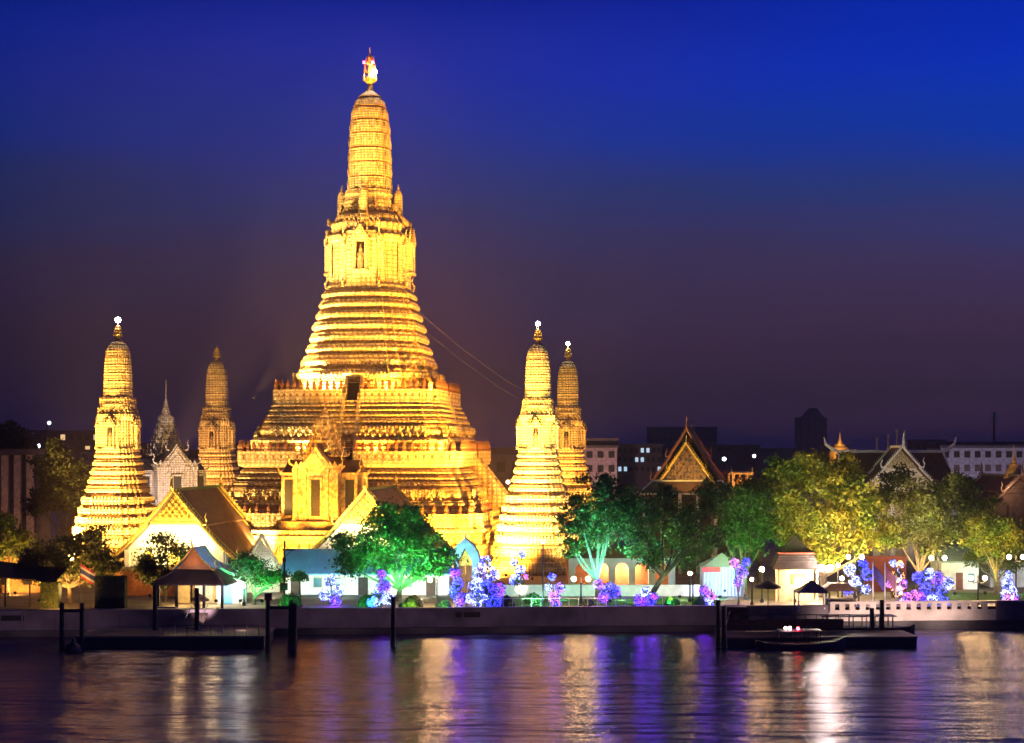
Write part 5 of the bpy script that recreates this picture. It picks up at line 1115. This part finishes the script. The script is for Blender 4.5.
# cables running down from the tower
for i, (p0, p1) in enumerate((((414, 308), (536, 398)), ((414, 322), (536, 408)))):
    a_, b_ = at(*p0, 228), at(*p1, 262)
    c_ = MB().tube([a_, a_.lerp(b_, .35)-Vector((0, 0, .8)), a_.lerp(b_, .7)-Vector((0, 0, .8)), b_], .025, 4).build('stay_cable', mat('cable', (.12, .1, .12), .6) if i == 0 else bpy.data.materials['cable'])
    tag(c_, ('upper' if i == 0 else 'lower')+' thin cable running down right from the great tower', 'cable', 'two thin cables right of the great tower')

# ------------------------------------------------------------------ floodlights
def lamp_body(loc, target, label='small black floodlight standing on the ground before the temple'):
    t = thing('floodlight', label, 'floodlight', loc, 0, 'floodlights round the temple')
    d = (Vector(target)-Vector(loc)).normalized(); q = d.to_track_quat('-Z', 'Y').to_matrix().to_4x4()
    MB().merge(MB().box(-.16, .16, -.12, .12, 0, .2), q).build('housing', METAL, t); MB().tube([(0, 0, -.5), (0, 0, -.02)], .03).build('bracket', METAL, t)
    return t
def flood(loc, target, c, P, angle=60, size=.4, blend=.7, body=True):
    loc = Vector(loc); target = Vector(target); d = (target-loc).normalized()
    if body: lamp_body(loc, target)
    light('SPOT', loc+d*.3, c, P, target, size, angle, blend, name='flood_beam')
GOLD = (1, .445, .045); AMB = (1, .50, .07); PALE = (1, .62, .19)
def T(x, y, z): return tower.location+rot((x, y, 0), -TH)+Vector((0, 0, z))
GK = 2.3
# lower pyramid and tower, from the forecourt
for x, y, P, c in ((-29, -27, 30000, PALE), (-20, -26, 22000, PALE), (3, -26, 26000, GOLD), (12, -26, 26000, GOLD), (24, -27, 36000, GOLD)):
    flood(T(x, y, .6), T(x*.6, -10, 14), c, P*GK, 120)
flood(at(292, 570, 186), T(-9, -20, 12), GOLD, 26000, 80, body=False)
for x, y, P, c in ((-34, -34, 330000, PALE), (-6, -30, 150000, GOLD), (34, -34, 220000, GOLD), (8, -34, 150000, GOLD)):
    flood(T(x, y, .6), T(0, -3, 46), c, P*GK, 46)
flood(T(38, -8, .6), T(14, 0, 14), GOLD, 110000, 90); flood(T(-38, -8, .6), T(-14, 0, 14), PALE, 160000, 90)
# terrace lights lifting the upper parts
for x, P, c in ((-9, 22000, PALE), (-4, 18000, PALE), (5, 12000, GOLD), (10, 14000, GOLD)):
    flood(T(x, -aT2+.9, zT2+.5), T(x*.4, -5, zT2+16), c, P*GK, 110, .25)
for x, P, c in ((-13.5, 11000, PALE), (-6, 8000, PALE), (4, 5500, GOLD), (13, 6500, GOLD)):
    flood(T(x, -aT1+1.1, zT1+.4), T(x*.8, -13, zT1+8), c, P*GK, 130, .25)
flood(T(-14, -12, zT2+.5), T(-1, 0, zT2+22), PALE, 120000, 36); flood(T(12, -12, zT2+.5), T(0, 0, zT2+32), GOLD, 60000, 36)
# each corner prang
for i, o in enumerate(PR):
    px, py_, _ = o.location
    P, c = [(72000, (1, .55, .12)), (60000, (1, .6, .17)), (14000, (1, .5, .16)), (24000, (1, .5, .09))][i]
    if i < 2:
        flood((px-7, py_-12, GZ+.6), (px, py_, GZ+16), c, P*GK, 80); flood((px+7, py_-12, GZ+.6), (px, py_, GZ+16), c, P*.7, 80); flood((px-1, py_-17, GZ+.6), (px, py_, GZ+26), c, P*2.2, 46)
    else:
        flood((px-4, py_-11, GZ+9), (px, py_, GZ+22), c, P*1.0, 80, body=False); flood((px+(6 if i == 3 else 5), py_-10, GZ+5), (px, py_, GZ+20), c, P*.8, 80, body=False)
# halls
for o in (hl, hr):
    p = o.location
    hz = GZ+(3.4 if o is hl else 6.4)
    flood((p.x-2.5, p.y-4.2, hz), (p.x, p.y, hz+4), (1, .72, .22), 11000, 130, body=o is hl); flood((p.x+2.5, p.y-4.2, hz), (p.x, p.y, hz+4), (1, .72, .22), 11000, 130, body=o is hl)
flood((hl.location.x+17, hl.location.y-2, GZ+.6), (hl.location.x+6, hl.location.y+8, GZ+9), (1, .6, .35), 1300, 90)
flood((hr.location.x+10, hr.location.y-2, GZ+6), (hr.location.x+4, hr.location.y+8, GZ+10), (1, .5, .2), 3000, 90, body=False)
flood((X(325, Ym)-3, Ym-15, GZ+.6), (X(325, Ym), Ym-4, GZ+16), GOLD, 26000, 90); flood((X(325, Ym)+7, Ym-12, GZ+.6), (X(325, Ym), Ym-4, GZ+16), GOLD, 14000, 90)
flood((X(140, 215), 214, GZ+.6), (X(158, 230), 228, GZ+14), (1, .8, .75), 30000, 80)
flood((X(655, 195), 195, GZ+.6), (X(687, 212), 212, GZ+16), (1, .4, .14), 2600, 80); flood(at(690, 486, 205), at(688, 460, 212), (1, .62, .12), 2600, 100, body=False)
flood((X(880, 215), 212, GZ+.6), (X(900, 235), 231, GZ+14), (1, .72, .5), 9000, 80)
flood((X(985, 270), 262, GZ+.6), (X(985, 300), 300, GZ+14), (.95, .8, 1), 20000, 100)
flood((X(740, 215), 213, GZ+9), (X(740, 225), 225, GZ+13), (1, .45, .1), 9000, 60, body=False)
flood((X(600, 285), 275, GZ+.6), (X(600, 300), 300, GZ+14), (1, .65, .6), 22000, 90)
flood((X(8, 222), 220, GZ+.6), (X(8, 235), 235, GZ+10), (1, .55, .25), 1500, 80)
light('POINT', at(840, 447, 245), (1, .6, .2), 1200); light('POINT', at(1010, 485, 220), (1, .6, .3), 600)
# coloured garden floods
def up(px, py, Y, c, P, tgt, angle=100, size=.25):
    P *= 3.6
    flood((X(px, Y), Y, max(GZ+.5, Z(py, Y))), at(*tgt), c, P, angle, size)
GRN = (.08, 1, .25); TEAL = (.10, 1, .55)
up(388, 600, 165, GRN, 4200, (395, 540, 171)); up(425, 603, 166, GRN, 4200, (415, 540, 171))
up(590, 600, 165.5, TEAL, 2400, (600, 520, 170)); up(610, 600, 166, (.25, 1, .65), 3000, (605, 510, 170))
up(640, 600, 164.3, (.3, 1, .7), 500, (655, 540, 168)); up(670, 603, 164.3, (.7, .75, .2), 900, (680, 520, 168))
up(745, 595, 171, GRN, 1100, (745, 540, 176)); up(725, 590, 172, (.6, .8, .1), 500, (728, 520, 176))
up(800, 590, 170, (1, .85, .15), 4200, (800, 510, 176)); up(845, 592, 170, (1, .68, .12), 6500, (845, 510, 176)); up(782, 590, 171, (.45, 1, .2), 1800, (785, 520, 176))
up(925, 592, 172, (1, .8, .35), 2600, (925, 520, 178)); up(985, 592, 172, (.35, 1, .25), 1300, (988, 535, 178)); up(1012, 592, 173, (1, .55, .1), 1700, (1005, 535, 178))
up(262, 600, 163.5, (.05, 1, .25), 1500, (260, 572, 167)); up(240, 600, 164, (.3, .7, 1), 900, (228, 570, 168)); up(216, 600, 162, (.2, .45, 1), 0, (205, 556, 166))
flood((X(222, 163), 162.6, GZ+5.5), at(208, 556, 166), (.3, .6, 1), 500, 70, body=False)
flood((X(186, 163), 162.6, GZ+3.8), at(194, 556, 165), (1, .4, .1), 160, 60, body=False)
up(40, 600, 165, (1, .5, .1), 3000, (65, 560, 169)); up(100, 598, 174, (1, .6, .15), 2200, (90, 550, 169)); up(8, 598, 175, (1, .65, .1), 1200, (8, 540, 178)); up(15, 598, 176, (1, .5, .12), 900, (15, 575, 181))
up(150, 595, 173, (1, .6, .2), 1800, (165, 555, 170)); up(190, 585, 171, (.4, 1, .3), 500, (185, 555, 170))
# blue sheet roof and white walls, with the added low one
flood((X(300, 170), 170, GZ+5), at(330, 565, 178), (.45, .75, 1), 1500, 110, body=False); flood((X(400, 170), 170, GZ+5), at(400, 565, 178), (.45, .75, 1), 900, 110, body=False)
up(330, 600, 171, (.8, 1, .9), 900, (340, 585, 178)); up(270, 600, 172, (1, .85, .6), 900, (262, 560, 181)); up(415, 600, 172, (1, .9, .7), 900, (420, 585, 178))
up(470, 595, 172, (.5, .8, 1), 700, (465, 560, 180)); up(720, 600, 171, (.4, .6, 1), 1100, (722, 585, 178))
up(535, 598, 166, (.3, 1, .8), 200, (560, 602, 172), 140); up(640, 598, 168, (.6, 1, .8), 120, (620, 602, 174), 140); up(520, 590, 176, (1, .75, .3), 9000, (535, 560, 200), 120)
up(795, 600, 166, (1, .6, .25), 180, (795, 580, 172), 120); up(955, 595, 175, (.8, .9, 1), 400, (958, 565, 185)); up(1010, 595, 176, (.8, .85, 1), 700, (1012, 570, 188))
# unseen spots added over the water to brighten the river wall
for px in (845, 880, 915, 955):
    x_ = X(px, 162); flood((x_, bankY(x_)-4.0, 1.6), (x_, bankY(x_), 1.7), (1, .72, .62), 900, 120, .2, body=False)
for px in (20, 90, 250, 340, 430, 520, 620, 690):
    x_ = X(px, 158); flood((x_, bankY(x_)-7, 1.5), (x_, bankY(x_), 1.6), (1, .62, .72), 190, 130, .3, body=False)
up(500, 600, 170, (.5, 1, .9), 160, (510, 600, 176.5), 150); up(560, 602, 171, (.2, 1, .8), 130, (570, 602, 176.5), 150); up(620, 602, 171, (.6, 1, .85), 120, (630, 602, 176.5), 150); up(680, 602, 171, (.9, .8, 1), 160, (690, 600, 176.5), 150)  # added spots washing the low wall behind the lawn
flood(at(262, 486, 192), at(326, 425, 203), GOLD, 14000, 60, body=False); flood(at(392, 484, 192), at(326, 425, 203), GOLD, 9000, 60, body=False)  # unseen spots added in the air to brighten the mondop spire
flood(at(260, 545, 192), T(-13, -17, 10), PALE, 22000, 90, body=False)
flood(at(770, 520, 164), at(800, 480, 176), (.75, 1, .2), 3500, 110, body=False); flood(at(870, 545, 165), at(850, 490, 176), (1, .62, .1), 8000, 110, body=False)
flood(at(632, 570, 163.5), at(655, 528, 168), (.3, 1, .6), 500, 110, body=False); flood(at(935, 545, 168), at(930, 500, 178), (1, .75, .3), 2600, 110, body=False)
flood(T(-20, -36, 12), T(0, 0, 62), PALE, 420000, 26, body=False); flood(T(24, -36, 12), T(0, 0, 62), GOLD, 330000, 26, body=False)
# the evening air
hv = bpy.data.materials.new('evening_haze'); hv.use_nodes = True; ht = hv.node_tree; ht.nodes.remove(ht.nodes['Principled BSDF'])
pv = ht.nodes.new('ShaderNodeVolumePrincipled'); pv.inputs['Color'].default_value = (.98, .76, .78, 1); pv.inputs['Density'].default_value = .0003; pv.inputs['Anisotropy'].default_value = 0
ht.links.new(pv.outputs[0], ht.nodes['Material Output'].inputs['Volume'])
tag(MB().box(-9500, 9500, -400, 14500, -2, 84).build('haze', hv), kind='stuff')

for x, P in ((-14, 34000), (-9, 20000), (9, 7000), (14, 9000)):
    flood(T(x, -a0+1.3, z0+.4), T(x*.9, -15, z0+9), PALE if x < 0 else GOLD, P, 140, .25)
light('POINT', at(650, 548, 168.5), TEAL, 800, size=.5); light('POINT', at(672, 530, 168), (.5, .9, .3), 500, size=.5)  # unseen points added inside the tree crowns to brighten the leaves
light('POINT', at(596, 520, 171), TEAL, 500, size=.5); light('POINT', at(812, 530, 178), (1, .7, .1), 3500, size=.5); light('POINT', at(920, 520, 179), (.8, .9, .25), 1500, size=.5)
light('POINT', at(398, 545, 172), GRN, 400, size=.5); light('POINT', at(745, 540, 177), GRN, 600, size=.5); light('POINT', at(990, 535, 179), (.6, .9, .15), 700, size=.5)

for (px, py, c) in ((290, 602, GRN), (413, 600, (.5, 1, .1)), (368, 596, GRN), (533, 602, (.2, 1, .4)), (672, 603, GRN), (445, 603, TEAL)):
    flood((X(px, 162)-.5, bankY(X(px, 162))+.9, GZ+.35), (X(px, 164), 164.3, GZ+.9), c, 900, 120, .15, body=False)
for dx in (-4.5, 0, 4.5): flood((X(325, Ym)+dx, Ym-7.6, Z(519, Ym)-.8), (X(325, Ym)+dx*.6, Ym-4, Z(519, Ym)+4), GOLD, 1500, 140, .2, body=False)  # small unseen spots added on the podium to lift the dark plinth

flood((X(205, 156), 155, 1.7), at(200, 572, 166), (1, .7, .75), 3500, 50, .3, body=False)  # unseen spot added on the river side to bring out the sala roof
flood((X(60, 160), bankY(X(60, 160))+1.2, GZ+.4), at(66, 560, 169), (1, .5, .1), 3200, 110, .3, body=False)
